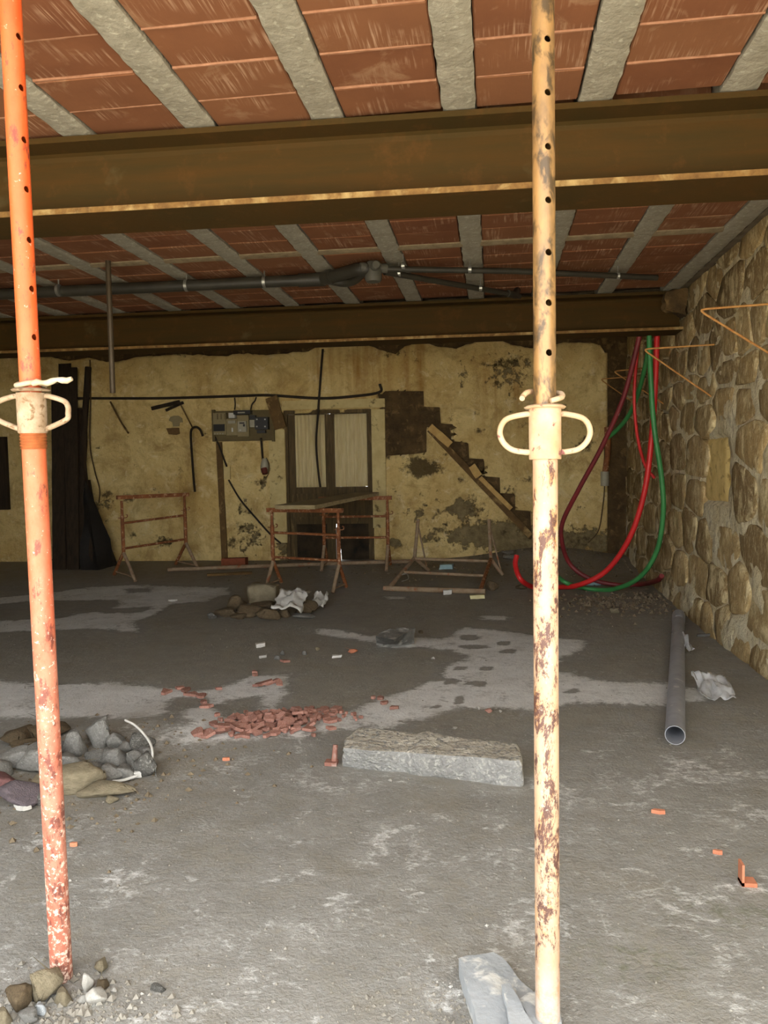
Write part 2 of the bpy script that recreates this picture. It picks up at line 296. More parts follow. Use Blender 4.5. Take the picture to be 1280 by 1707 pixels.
# ------------------------------------------------------------------ object helpers
def tag(o, label, cat, group=None, kind=None):
    o['label'] = label
    if cat: o['category'] = cat
    if group: o['group'] = group
    if kind: o['kind'] = kind
    return o
def struct(o, label=None):
    o['kind'] = 'structure'
    if label: o['label'] = label
    return o
def root(name, loc, label, cat, group=None):
    o = bpy.data.objects.new(name, None); COL.objects.link(o); o.location = loc; o.empty_display_size = 0.1
    return tag(o, label, cat, group)
def origin(o):
    v = Vector((0, 0, 0))
    while o is not None: v += o.location; o = o.parent
    return v
class MB:
    def __init__(s): s.v = []; s.f = []
    def add(s, vs, fs):
        k = len(s.v); s.v += [Vector(v) for v in vs]; s.f += [tuple(i + k for i in f) for f in fs]; return s
    def box(s, c, size, rot=None):
        c = Vector(c); hx, hy, hz = size[0] / 2, size[1] / 2, size[2] / 2
        vs = [Vector((x, y, z)) for z in (-hz, hz) for y in (-hy, hy) for x in (-hx, hx)]
        if rot is not None: vs = [rot @ v for v in vs]
        return s.add([c + v for v in vs], [(0, 2, 3, 1), (4, 5, 7, 6), (0, 1, 5, 4), (2, 6, 7, 3), (0, 4, 6, 2), (1, 3, 7, 5)])
    def tube(s, pts, r, seg=10, caps=True, hollow=0.0):
        pts = [Vector(p) for p in pts]; n = len(pts)
        rs = r if isinstance(r, (list, tuple)) else [r] * n
        t0 = (pts[1] - pts[0]).normalized(); a = Vector((0, 0, 1)) if abs(t0.z) < 0.9 else Vector((1, 0, 0))
        u = t0.cross(a).normalized(); rings = []
        for i in range(n):
            t = (pts[min(i + 1, n - 1)] - pts[max(i - 1, 0)]).normalized()
            u = (u - t * u.dot(t)).normalized(); w = t.cross(u)
            rings.append([pts[i] + (u * math.cos(2 * math.pi * k / seg) + w * math.sin(2 * math.pi * k / seg)) * rs[i] for k in range(seg)])
        vs = [v for ring in rings for v in ring]
        fs = [(i * seg + k, i * seg + (k + 1) % seg, (i + 1) * seg + (k + 1) % seg, (i + 1) * seg + k) for i in range(n - 1) for k in range(seg)]
        if hollow > 0:
            k0 = len(vs)
            for i in (0, n - 1) if n == 2 else range(n):
                q = pts[i]; vs += [q + (v - q) * ((rs[i] - hollow) / rs[i]) for v in rings[i]]
            m = 2 if n == 2 else n
            fs += [(k0 + i * seg + k, k0 + (i + 1) * seg + k, k0 + (i + 1) * seg + (k + 1) % seg, k0 + i * seg + (k + 1) % seg) for i in range(m - 1) for k in range(seg)]
            fs += [(k, k0 + k, k0 + (k + 1) % seg, (k + 1) % seg) for k in range(seg)]
            e = (n - 1) * seg; e2 = k0 + (m - 1) * seg
            fs += [(e + k, e + (k + 1) % seg, e2 + (k + 1) % seg, e2 + k) for k in range(seg)]
        elif caps:
            fs += [tuple(range(seg - 1, -1, -1)), tuple((n - 1) * seg + k for k in range(seg))]
        return s.add(vs, fs)
    def build(s, name, mat, parent=None, smooth=False, auto=None):
        o = Vector((0, 0, 0)) if parent is None else origin(parent)
        me = bpy.data.meshes.new(name); me.from_pydata([tuple(v - o) for v in s.v], [], s.f); me.update()
        if smooth:
            for p in me.polygons: p.use_smooth = len(p.vertices) <= 4
            if len(s.f) < 4000: me.set_sharp_from_angle(angle=math.radians(48))
        me.materials.append(mat)
        ob = bpy.data.objects.new(name, me); COL.objects.link(ob); ob.parent = parent
        return ob
def recenter(o):                    # put a one-mesh thing's origin at its base centre
    vs = [v.co for v in o.data.vertices]
    c = Vector(((min(v.x for v in vs) + max(v.x for v in vs)) / 2, (min(v.y for v in vs) + max(v.y for v in vs)) / 2, min(v.z for v in vs)))
    o.data.transform(Matrix.Translation(-c)); o.location = c; return o
def spline(pts, n=10):
    P = [Vector(p) for p in pts]; P = [P[0] * 2 - P[1]] + P + [P[-1] * 2 - P[-2]]; out = []
    for i in range(1, len(P) - 2):
        for k in range(n):
            t = k / n; a, b, c, d = P[i - 1], P[i], P[i + 1], P[i + 2]
            out.append(0.5 * ((2 * b) + (c - a) * t + (2 * a - 5 * b + 4 * c - d) * t * t + (3 * b - a - 3 * c + d) * t ** 3))
    out.append(P[-2]); return out
def hexa(name, c8, mat, parent=None, n=(10, 5, 5), amp=0.01, fs=6.0, seed=0.0, rnd=0.0, smooth=True):
    """rough block: c8 = front-bottom L,R, back-bottom L,R, then the four top corners"""
    c8 = [Vector(p) for p in c8]
    def tri(u, v, w):
        a = c8[0].lerp(c8[1], u).lerp(c8[2].lerp(c8[3], u), v); b = c8[4].lerp(c8[5], u).lerp(c8[6].lerp(c8[7], u), v)
        return a.lerp(b, w)
    ctr = sum(c8, Vector()) / 8; mb = MB(); idx = {}; nx, ny, nz_ = n
    def vid(i, j, k):
        key = (i, j, k)
        if key not in idx:
            u, v, w = i / nx, j / ny, k / nz_
            p = tri(u, v, w)
            e = sum(1 for q in (u, v, w) if q in (0.0, 1.0))
            if rnd and e >= 2: p = p.lerp(ctr, rnd * (e - 1))
            q = Vector((p.x * fs + seed, p.y * fs, p.z * fs))
            d = (p - ctr).normalized()
            p = p + d * amp * (noise.noise(q) * 1.4 + 0.5 * noise.noise(q * 2.7)) + Vector((noise.noise(q + Vector((9, 0, 0))), noise.noise(q + Vector((0, 9, 0))), 0)) * amp * 0.6
            idx[key] = len(mb.v); mb.v.append(p)
        return idx[key]
    for i in range(nx):
        for j in range(ny):
            mb.f.append((vid(i, j, 0), vid(i, j + 1, 0), vid(i + 1, j + 1, 0), vid(i + 1, j, 0)))
            mb.f.append((vid(i, j, nz_), vid(i + 1, j, nz_), vid(i + 1, j + 1, nz_), vid(i, j + 1, nz_)))
    for i in range(nx):
        for k in range(nz_):
            mb.f.append((vid(i, 0, k), vid(i + 1, 0, k), vid(i + 1, 0, k + 1), vid(i, 0, k + 1)))
            mb.f.append((vid(i, ny, k), vid(i, ny, k + 1), vid(i + 1, ny, k + 1), vid(i + 1, ny, k)))
    for j in range(ny):
        for k in range(nz_):
            mb.f.append((vid(0, j, k), vid(0, j, k + 1), vid(0, j + 1, k + 1), vid(0, j + 1, k)))
            mb.f.append((vid(nx, j, k), vid(nx, j + 1, k), vid(nx, j + 1, k + 1), vid(nx, j, k + 1)))
    return mb.build(name, mat, parent, smooth)
_rk = {}
def rockmesh(seed, mat, flat=False):
    key = (seed, mat.name)
    if key in _rk: return _rk[key]
    rr = random.Random(seed); bm = bmesh.new()
    for _ in range(17):
        v = Vector((rr.gauss(0, 1), rr.gauss(0, 1), rr.gauss(0, 1))).normalized()
        v = Vector([max(-0.86, min(0.86, c * rr.uniform(0.95, 1.15))) for c in v]); bm.verts.new(v * 0.56)
    bmesh.ops.convex_hull(bm, input=bm.verts[:])
    for v in [v for v in bm.verts if not v.link_faces]: bm.verts.remove(v)
    bmesh.ops.bevel(bm, geom=bm.edges[:], offset=0.04, segments=1, affect='EDGES', profile=0.6)
    bmesh.ops.triangulate(bm, faces=bm.faces[:]); bmesh.ops.subdivide_edges(bm, edges=[e for e in bm.edges if e.calc_length() > 0.12], cuts=2, use_grid_fill=True); bmesh.ops.triangulate(bm, faces=bm.faces[:])
    for v in bm.verts: v.co += v.co.normalized() * (0.055 * noise.noise(v.co * 3.1 + Vector((seed, 0, 0))) + 0.03 * noise.noise(v.co * 8 + Vector((0, seed, 0))))
    for f_ in bm.faces: f_.smooth = True
    me = bpy.data.meshes.new('rock'); bm.to_mesh(me); bm.free(); me.materials.append(mat); _rk[key] = me; return me
def rock(px, py, w, h, mat, seed, label, cat='stone', group=None, dr=0.85, rot=None, lift=0.0, name='stone', sink=0.12):
    p = fl(px, py); k = depth(p) / FPX; sx, sz = w * k, h * k * 1.02
    o = bpy.data.objects.new(name, rockmesh(seed % 9, mat)); COL.objects.link(o)
    rr = random.Random(seed * 13 + 5)
    o.rotation_euler = (0, 0, rr.uniform(-0.5, 0.5) if rot is None else rot)
    sy = sx * dr; o.scale = (sx, sy, sz)
    o.location = (p.x, p.y + sy * 0.35, p.z + sz * (0.48 - sink) + lift)
    return tag(o, label, cat, group)

# ================================================================== THE SETTING
# ------------------------------------------------------------------ floor
def lin(a, b, st):
    n = max(1, round((b - a) / st)); return [a + (b - a) * i / n for i in range(n)]
xs = lin(-8.2, -6.9, 0.2) + lin(-6.9, 1.95, 0.045) + [1.95, 2.15]
ys = lin(0.2, 1.4, 0.2) + lin(1.4, 11.0, 0.045) + [11.0, 11.6]
def poly(pts): return [(lambda p: (p.x, p.y))(fl(*q)) for q in pts]
DRY = [poly(q) for q in (
    [(-40, 1000), (40, 992), (150, 978), (250, 974), (380, 979), (384, 988), (350, 1002), (285, 1008), (262, 1024), (226, 1036), (232, 1056), (150, 1048), (60, 1052), (-40, 1056)],
    [(525, 1046), (560, 1050), (630, 1060), (690, 1062), (720, 1064), (752, 1060), (772, 1044), (800, 1048), (860, 1054), (900, 1060), (985, 1068), (960, 1090), (930, 1100), (965, 1125), (1010, 1136), (1110, 1138), (1180, 1150), (1180, 1166), (1110, 1178), (1000, 1172), (930, 1178), (885, 1186), (850, 1180), (760, 1182), (700, 1200), (640, 1216), (560, 1204), (600, 1178), (640, 1160), (690, 1146), (725, 1132), (745, 1112), (768, 1096), (752, 1084), (700, 1080), (650, 1082), (600, 1070), (530, 1058)],
    [(-40, 1130), (100, 1140), (190, 1135), (260, 1146), (330, 1150), (390, 1136), (420, 1126), (482, 1124), (488, 1148), (468, 1170), (470, 1184), (540, 1188), (600, 1190), (590, 1212), (480, 1225), (420, 1236), (320, 1234), (318, 1210), (300, 1190), (240, 1196), (100, 1196), (-40, 1196)],
    [(796, 1026), (850, 1027), (845, 1034), (800, 1034)], [(640, 994), (680, 994), (680, 999), (642, 999)])]
WETI = [poly(q) for q in (
    [(-40, 1012), (60, 1002), (200, 1000), (190, 1012), (100, 1030), (-40, 1036)], [(165, 1016), (250, 1012), (240, 1020), (170, 1022)], [(210, 982), (250, 981), (248, 987), (215, 988)],
    [(280, 1195), (330, 1178), (345, 1165), (305, 1160), (270, 1180)], [(355, 1180), (390, 1168), (440, 1160), (430, 1185), (395, 1198)])]
SPOTS = [(782, 1063, 14, 4), (790, 1078, 22, 3), (847, 1086, 12, 3), (765, 1114, 10, 3), (750, 1136, 10, 4), (797, 1139, 14, 4), (811, 1114, 9, 3), (940, 1114, 14, 5), (955, 1152, 8, 3), (730, 1178, 7, 2), (768, 1166, 6, 6), (725, 1132, 16, 3), (660, 1178, 7, 2), (840, 1072, 8, 3)]
SPW = []
for (x, y, a, b) in SPOTS:
    p = fl(x, y); q = fl(x + a, y); r = fl(x, y + b); SPW.append((p.x, p.y, (q - p).length, (r - p).length))
def inpoly(x, y, P):
    c = False; j = len(P) - 1; dmin = 9
    for i in range(len(P)):
        xi, yi = P[i]; xj, yj = P[j]
        if (yi > y) != (yj > y) and x < (xj - xi) * (y - yi) / (yj - yi) + xi: c = not c
        dx, dy = xj - xi, yj - yi; t = max(0, min(1, ((x - xi) * dx + (y - yi) * dy) / (dx * dx + dy * dy + 1e-12)))
        dmin = min(dmin, math.hypot(x - xi - t * dx, y - yi - t * dy)); j = i
    return dmin if c else -dmin
BB = [(min(p[0] for p in P) - 0.3, max(p[0] for p in P) + 0.3, min(p[1] for p in P) - 0.3, max(p[1] for p in P) + 0.3) for P in DRY + WETI]
def dryness(x, y):
    v = 0.39 * sstep(4.75, 3.75, y) + 0.05
    v += 0.06 * sstep(0.2, 1.0, x) * sstep(6.0, 4.5, y)
    v = max(v, 0.20 * sstep(-0.2, 1.0, x) * sstep(9, 7, y))
    for k, P in enumerate(DRY + WETI):
        b = BB[k]
        if b[0] < x < b[1] and b[2] < y < b[3]:
            d = inpoly(x, y, P)
            e = sstep(-0.10, 0.10, d)
            v = v * (1 - e) + (1.0 if k < len(DRY) else 0.12) * e
    for (sx, sy, a, b) in SPW:
        q = ((x - sx) / a) ** 2 + ((y - sy) / b) ** 2
        if q < 4: v = min(v, 0.1 + 0.9 * sstep(0.5, 2.2, q))
    return v
def g2(x, y, cx, cy, rx, ry): return math.exp(-((x - cx) / rx) ** 2 - ((y - cy) / ry) ** 2)
vs, at_d, at_m, at_s = [], [], [], []
PL = fl(130, 1290); PT = fl(450, 990); MS1 = fl(1235, 1520); MS2 = fl(1060, 1600)
for y in ys:
    for x in xs:
        vs.append((x, y, zf(x, y))); at_d.append(dryness(x, y))
        m = sstep(8.6, 9.6, y) * 0.85 + 0.6 * g2(x, y, PL.x, PL.y, 0.55, 0.45) + 0.5 * g2(x, y, PT.x, PT.y, 0.6, 0.5) + 0.7 * g2(x, y, 1.6, 8.3, 0.8, 0.7)
        at_m.append(min(1, m))
        at_s.append(g2(x, y, MS1.x, MS1.y, 0.2, 0.12) + g2(x, y, MS2.x, MS2.y, 0.16, 0.14))
nxs = len(xs)
fs = [(j * nxs + i, j * nxs + i + 1, (j + 1) * nxs + i + 1, (j + 1) * nxs + i) for j in range(len(ys) - 1) for i in range(nxs - 1)]
mb = MB(); mb.add(vs, fs); floor = struct(mb.build('floor', FLOOR, None, True), 'grey concrete floor with damp and dry patches')
for nm, dat in (('dry', at_d), ('mud', at_m), ('moss', at_s)):
    a = floor.data.attributes.new(nm, 'FLOAT', 'POINT'); a.data.foreach_set('value', dat)
mb = MB(); mb.add([(-30, -30, -0.03), (30, -30, -0.03), (30, 0.3, -0.01), (-30, 0.3, -0.01)], [(0, 1, 2, 3)])
struct(mb.build('ground', GROUND), 'pale open yard in front of the building')

# ------------------------------------------------------------------ ceiling: joists and clay blocks
CZ = 3.05
JS, JW, J0 = 0.604, 0.148, -1.412     # spacing, width, left edge of one joist
ceil = root('ceiling', (0, 0, CZ), 'ceiling of terracotta blocks between concrete joists', None); ceil['kind'] = 'structure'
MB().box((-3.1, 4.0, CZ + 0.19), (10.6, 7.9, 0.2)).build('slab', SLABM, ceil)
MB().box((-3.1, 9.6, CZ + 0.30), (10.6, 3.3, 0.2)).build('slab', SLABM, ceil)
MB().box((-3.1, 7.98, CZ + 0.13), (10.6, 0.06, 0.3)).build('slab', SLABM, ceil)
cols = range(-7, 6)
def joist(x0, y0, y1, seed):
    mb = MB(); ny = int((y1 - y0) / 0.035); rows = []
    for j in range(ny + 1):
        y = y0 + (y1 - y0) * j / ny
        a = x0 + 0.008 * nz(seed, y, 0, 9) + 0.006 * nz(seed, y, 4, 30); b = x0 + JW + 0.008 * nz(seed, y, 7, 9) + 0.006 * nz(seed, y, 3, 30)
        pr = [(a, CZ + 0.09), (a, CZ + 0.004)]
        for k in range(4):
            t = (k + 0.5) / 4; pr.append((a + (b - a) * t, CZ - 0.004 + 0.006 * nz(a + t, y, seed, 12)))
        pr += [(b, CZ + 0.004), (b, CZ + 0.09)]
        rows.append([(px, y, pz) for px, pz in pr])
    m = len(rows[0]); mb.add([v for r in rows for v in r], [(j * m + k, (j + 1) * m + k, (j + 1) * m + k + 1, j * m + k + 1) for j in range(ny) for k in range(m - 1)])
    return mb.build('joist', JOIST, ceil, True)
for c in cols:
    x0 = J0 + c * JS
    joist(x0, 0.1, 3.75, c); joist(x0, 3.75, 7.75, c + 40)
def blockmesh(w, d, seed):
    bm = bmesh.new(); bmesh.ops.create_cube(bm, size=1.0)
    bmesh.ops.scale(bm, vec=(w, d, 0.09), verts=bm.verts)
    bmesh.ops.bevel(bm, geom=bm.edges[:], offset=0.006, segments=1, affect='EDGES')
    me = bpy.data.meshes.new('clay_block'); bm.to_mesh(me); bm.free(); me.materials.append(CLAY); return me
BMS = [blockmesh(JS - JW - 0.012, 0.272, i) for i in range(1)]
BANDY = 5.70
def block(x, y, d=None):
    me = BMS[0]
    o = bpy.data.objects.new('clay_block', me); COL.objects.link(o); o.parent = ceil
    rr = random.Random(int(x * 100) * 31 + int(y * 100))
    o.location = (x + rr.uniform(-0.003, 0.003), y + rr.uniform(-0.002, 0.002), 0.055 + rr.uniform(-0.004, 0.004))
    o.rotation_euler = (rr.uniform(-0.012, 0.012), rr.uniform(-0.006, 0.006), rr.uniform(-0.006, 0.006))
    if d: o.scale.y = d / 0.272
for c in range(-7, 5):
    xc = J0 + c * JS + JW + (JS - JW) / 2
    y = 2.767 - 0.28 * 6
    while y < 3.4:
        if xc > -3.6: block(xc, y + 0.14)
        y += 0.28
    if xc > -3.6:
        for jy in (2.487, 2.767, 3.047, 3.327):
            jm_ = MB(); vv = []; x0 = xc - 0.218
            for i in range(25):
                x = x0 + 0.436 * i / 24; hw = max(0.0015, 0.005 + 0.007 * nz(x, jy, c, 9)); zz_ = CZ + 0.0075 - 0.004 * max(0, nz(x, jy, 4, 6))
                vv += [(x, jy - hw, zz_ + 0.012), (x, jy - hw * .6, zz_), (x, jy + hw * .6, zz_), (x, jy + hw, zz_ + 0.012)]
            jm_.add(vv, [(i * 4 + k, i * 4 + k + 1, (i + 1) * 4 + k + 1, (i + 1) * 4 + k) for i in range(24) for k in range(3)]); jm_.build('mortar_joint', JOINTM, ceil, True)
    y = BANDY - 0.28 * 7
    while y < BANDY - 0.01:
        if y > 3.7: block(xc, y + 0.14)
        y += 0.28
    y = BANDY + 0.13
    while y < 7.5:
        block(xc, y + 0.14); y += 0.28
    m = MB(); n_ = 14; x0 = J0 + c * JS + JW - 0.01; x1 = x0 + JS - JW + 0.02; vv = []
    for i in range(n_ + 1):
        x = x0 + (x1 - x0) * i / n_; e = 0.012 * nz(x, 1.3, c, 8)
        vv += [(x, BANDY + 0.005 + e, CZ + 0.06), (x, BANDY + 0.01 + e, CZ + 0.006), (x, BANDY + 0.065, CZ - 0.006 + 0.004 * nz(x, 5, 0, 9)), (x, BANDY + 0.12 - e, CZ + 0.006), (x, BANDY + 0.125 - e, CZ + 0.06)]
    m.add(vv, [(i * 5 + k, i * 5 + k + 1, (i + 1) * 5 + k + 1, (i + 1) * 5 + k) for i in range(n_) for k in range(4)]); m.build('mortar_band', BANDM, ceil, True)
m = MB(); m.box((1.83, 3.95, CZ + 0.05), (0.14, 7.7, 0.1)); m.build('shadow_gap_strip', SLABM, ceil)  # dark strip standing in for the shadow gap along the right wall

# ------------------------------------------------------------------ walls
def wy(x): return WALL_Y + SLANT * x
# rear wall: masonry core with a door opening, plaster coat on top
DOORP = [(474, 683), (620, 683), (624, 955), (479, 955)]
dp = [onw(*q) for q in DOORP]
DX0, DX1 = min(dp[0].x, dp[3].x) , max(dp[1].x, dp[2].x); DZ = (dp[0].z + dp[1].z) / 2
wall = root('wall_rear', (0, WALL_Y, 0), 'old plastered rear wall with bare stair scar and door opening', None); wall['kind'] = 'structure'
m = MB()
def wslab(x0, x1, z0, z1):
    mv = [(x, wy(x) + dy, z) for z in (z0, z1) for dy in (0.03, 0.45) for x in (x0, x1)]
    m.add(mv, [(0, 2, 3, 1), (4, 5, 7, 6), (0, 1, 5, 4), (2, 6, 7, 3), (0, 4, 6, 2), (1, 3, 7, 5)])
wslab(-8.3, DX0, -0.1, 3.4); wslab(DX1, 2.3, -0.1, 3.4); wslab(DX0, DX1, DZ, 3.4)
m.build('masonry', MASON, wall)
STAIR = [(630, 652), (706, 652), (707, 678), (733, 679), (735, 706), (756, 707), (757, 736), (781, 738), (782, 764), (807, 765), (808, 794), (833, 796), (834, 822), (858, 823), (859, 850), (884, 852), (886, 906), (872, 884), (800, 806), (716, 712), (711, 712), (711, 754), (690, 757), (640, 760), (635, 745), (634, 690)]
TOP = [(-60, 588), (60, 592), (110, 600), (130, 601), (150, 597), (180, 604), (200, 604), (230, 596), (300, 591), (380, 595), (400, 589), (440, 593), (480, 590), (515, 587), (535, 577), (600, 575), (630, 581), (660, 592), (675, 577), (700, 570), (730, 578), (760, 581), (800, 568), (830, 564), (850, 575), (890, 581), (940, 571), (985, 571), (1000, 576), (1008, 588)]
def W2(q): p = onw(*q); return (p.x, p.z)
holes = [[W2(q) for q in STAIR], [(DX0 - 0.0, -0.3), (DX1, -0.3), (DX1, DZ), (DX0, DZ)]]
topl = [W2(q) for q in TOP]
def topz(x):
    for (a, b) in zip(topl, topl[1:]):
        if a[0] <= x <= b[0]: return a[1] + (b[1] - a[1]) * (x - a[0]) / (b[0] - a[0])
    return topl[0][1] if x < topl[0][0] else topl[-1][1]
ST = 0.032; px0, px1 = -8.1, W2((1012, 700))[0]
NX = int((px1 - px0) / ST); NZ = 102
STAINS = [(x, y, rx, ry, a) for (x, y, rx, ry, a) in (
    (705, 780, 30, 14, 1.0), (690, 765, 22, 8, .7), (770, 800, 9, 8, .7), (785, 830, 16, 9, .6), (800, 855, 26, 22, .55), (300, 785, 8, 14, .6), (330, 710, 14, 6, .45), (400, 880, 18, 12, .6), (435, 805, 14, 6, .7), (390, 905, 14, 12, .7), (180, 825, 10, 8, .8), (215, 830, 12, 8, .8), (170, 845, 10, 7, .5),
    (260, 815, 12, 10, .55), (280, 800, 10, 8, .5), (345, 725, 14, 8, .5), (430, 900, 18, 14, .6), (840, 605, 22, 9, .8), (865, 595, 18, 8, .6), (830, 640, 10, 8, .7), (790, 600, 10, 8, .5), (800, 718, 9, 5, .8), (770, 690, 7, 5, .5), (975, 740, 18, 14, .7), (660, 590, 30, 9, .6), (560, 790, 5, 5, .6), (632, 800, 6, 5, .9),
    (740, 872, 18, 10, .6), (680, 600, 8, 20, .3), (275, 905, 14, 7, .9), (860, 770, 12, 10, .4), (960, 900, 40, 16, .6), (420, 790, 8, 4, .5), (700, 900, 60, 14, .4), (370, 735, 10, 3, .3), (430, 720, 8, 14, .4), (850, 700, 8, 6, .5), (300, 850, 20, 10, .35), (385, 760, 5, 6, .5), (990, 690, 14, 5, .4))]
PEELS = [(x, y, rx, ry, a) for (x, y, rx, ry, a) in (
    (810, 890, 70, 20, .8), (770, 850, 26, 18, .75), (700, 850, 50, 36, .45), (870, 900, 40, 22, .7), (900, 620, 60, 40, .4), (850, 620, 40, 35, .55), (770, 630, 10, 40, .5), (650, 850, 26, 60, .45), (970, 900, 60, 20, .7), (640, 735, 8, 40, .6), (420, 890, 26, 40, .5), (470, 880, 10, 60, .6), (175, 840, 24, 16, .6), (275, 900, 22, 10, .6), (930, 740, 30, 40, .3), (60, 930, 40, 20, .4), (300, 590, 30, 12, .5))]
RUNS = [(548, 600, 8, 30), (600, 600, 26, 50), (690, 600, 16, 60), (530, 610, 6, 30), (575, 620, 6, 26), (840, 660, 30, 40), (640, 620, 10, 40)]
def wblob(L):
    out = []
    for (x, y, rx, ry, *a) in L:
        p = onw(x, y); out.append((p.x, p.z, rx * 0.00845 * 1.15, ry * 0.00845 * 1.15, a[0] if a else 1.0))
    return out
_r = random.Random(77)
for _ in range(46): STAINS.append((_r.uniform(160, 1000), _r.uniform(740, 920), _r.uniform(4, 10), _r.uniform(3, 8), _r.uniform(.3, .7)))
for _ in range(30): STAINS.append((_r.uniform(690, 1000), _r.uniform(585, 760), _r.uniform(4, 11), _r.uniform(3, 9), _r.uniform(.3, .75)))
for _ in range(10): STAINS.append((_r.uniform(200, 620), _r.uniform(595, 650), _r.uniform(6, 26), _r.uniform(4, 12), _r.uniform(.2, .4)))
for _ in range(22): PEELS.append((_r.uniform(400, 1000), _r.uniform(800, 920), _r.uniform(8, 24), _r.uniform(8, 20), _r.uniform(.4, .7)))
STW, PEW, RUW = wblob(STAINS), wblob(PEELS), wblob(RUNS)
def blob(L, x, z):
    v = 0
    for (cx, cz, rx, rz, a) in L:
        q = ((x - cx) / rx) ** 2 + ((z - cz) / rz) ** 2
        if q < 6: v = max(v, a * math.exp(-q * 0.6))
    return v
def nearest(x, z, P):
    best = (9, x, z); j = len(P) - 1
    for i in range(len(P)):
        xi, yi = P[i]; xj, yj = P[j]; dx, dy = xj - xi, yj - yi
        t = max(0, min(1, ((x - xi) * dx + (z - yi) * dy) / (dx * dx + dy * dy + 1e-12)))
        d = math.hypot(x - xi - t * dx, z - yi - t * dy)
        if d < best[0]: best = (d, xi + t * dx, yi + t * dy)
        j = i
    return best
HB = [(min(p[0] for p in P) - .1, max(p[0] for p in P) + .1, min(p[1] for p in P) - .1, max(p[1] for p in P) + .1) for P in holes]
pv, inside, a_st, a_pe, a_ru = [], [], [], [], []
for j in range(NZ + 1):
    for i in range(NX + 1):
        x = px0 + (px1 - px0) * i / NX; tz = topz(x) + 0.012 * nz(x, 0, 2, 14) + 0.02 * nz(x, 4, 2, 5)
        z = -0.05 + (tz + 0.05) * j / NZ; ins = False
        for P, b in zip(holes, HB):
            if b[0] < x < b[1] and b[2] < z < b[3]:
                dd = inpoly(x, z, P)
                if abs(dd) < ST * 0.6: _, x, z = nearest(x, z, P)
                elif dd > 0: ins = True
        inside.append(ins)
        off = -0.02 - 0.016 * nz(x, z, 0, 1.2) - 0.012 * nz(x, z, 5, 4) - 0.003 * nz(x, z, 8, 14)
        up = sstep(2.36, 2.42, z + 0.02 * nz(x, 1, 1, 3)) * sstep(-1.4, -1.75, x); off -= 0.035 * up
        peel = blob(PEW, x, z); off += 0.008 * peel
        pv.append((x, wy(x) + off, z)); a_pe.append(peel + 0.25 * sstep(0.9, 0.2, z) * max(0, nz(x, z, 4, 2) + 0.3)); a_st.append(blob(STW, x, z) + 0.12 * sstep(1.5, 0.2, z) * max(0, nz(x, z, 9, 3))); a_ru.append(blob(RUW, x, z))
pf = []
for j in range(NZ):
    for i in range(NX):
        q = (j * (NX + 1) + i, j * (NX + 1) + i + 1, (j + 1) * (NX + 1) + i + 1, (j + 1) * (NX + 1) + i)
        if not any(inside[k] for k in q):
            c = [sum(pv[k][a] for k in q) / 4 for a in (0, 2)]
            if not any(b[0] < c[0] < b[1] and b[2] < c[1] < b[3] and inpoly(c[0], c[1], P) > 0.004 for P, b in zip(holes, HB)): pf.append(q)
m = MB(); m.add(pv, pf); pl = m.build('plaster', PLASTER, wall, True); pl['label'] = 'yellowed flaking plaster coat'
for nm, dat in (('stain', a_st), ('peel', a_pe), ('run', a_ru)):
    a = pl.data.attributes.new(nm, 'FLOAT', 'POINT'); a.data.foreach_set('value', dat)
bm = bmesh.new(); bm.from_mesh(pl.data); bmesh.ops.delete(bm, geom=[v for v in bm.verts if not v.link_faces], context='VERTS'); bm.to_mesh(pl.data); bm.free()
sm = pl.modifiers.new('thick', 'SOLIDIFY'); sm.thickness = 0.045; sm.offset = -1.0
# left and front walls (outside the frame) and the wall over the opening
struct(MB().box((-8.1, 5.85, 1.6), (0.3, 10.7, 3.4)).build('wall_left', DARKWALL), 'plain left wall')
struct(MB().box((-5.75, 0.4, 1.6), (4.7, 0.3, 3.4)).build('wall_front', DARKWALL), 'front wall left of the opening')
# right wall: mortar bed and individual rubble stones
RX = 1.83
wr = root('wall_right', (RX, 6, 0), 'rubble stone wall with pale lime mortar', None); wr['kind'] = 'structure'
ys2 = lin(0.5, 4.2, 0.15) + lin(4.2, 11.0, 0.045) + [11.0]; zs2 = lin(-0.1, 3.16, 0.045) + [3.16]
NICHE = (6.33, 7.08, 1.08, 1.66)
def mort(y, z):
    d = 0.003 + 0.024 * nz(y, z, 1, 3.1) + 0.014 * nz(y, z, 5, 9) + 0.006 * nz(y, z, 2, 22) + 0.05 * sstep(0.5, 0.0, z) * (0.6 + nz(y, z, 3, 2))
    if NICHE[0] < y < NICHE[1] and NICHE[2] < z < NICHE[3]: d -= 0.05
    return d
vv = [(RX - mort(y, z), y, z) for z in zs2 for y in ys2]; k = len(ys2)
m = MB(); m.add(vv, [(j * k + i, (j + 1) * k + i, (j + 1) * k + i + 1, j * k + i + 1) for j in range(len(zs2) - 1) for i in range(k - 1)]); m.build('mortar', MORTAR, wr, True)
MB().box((RX + 0.3, 5.75, 1.5), (0.4, 10.5, 3.4)).build('masonry', MASON, wr)
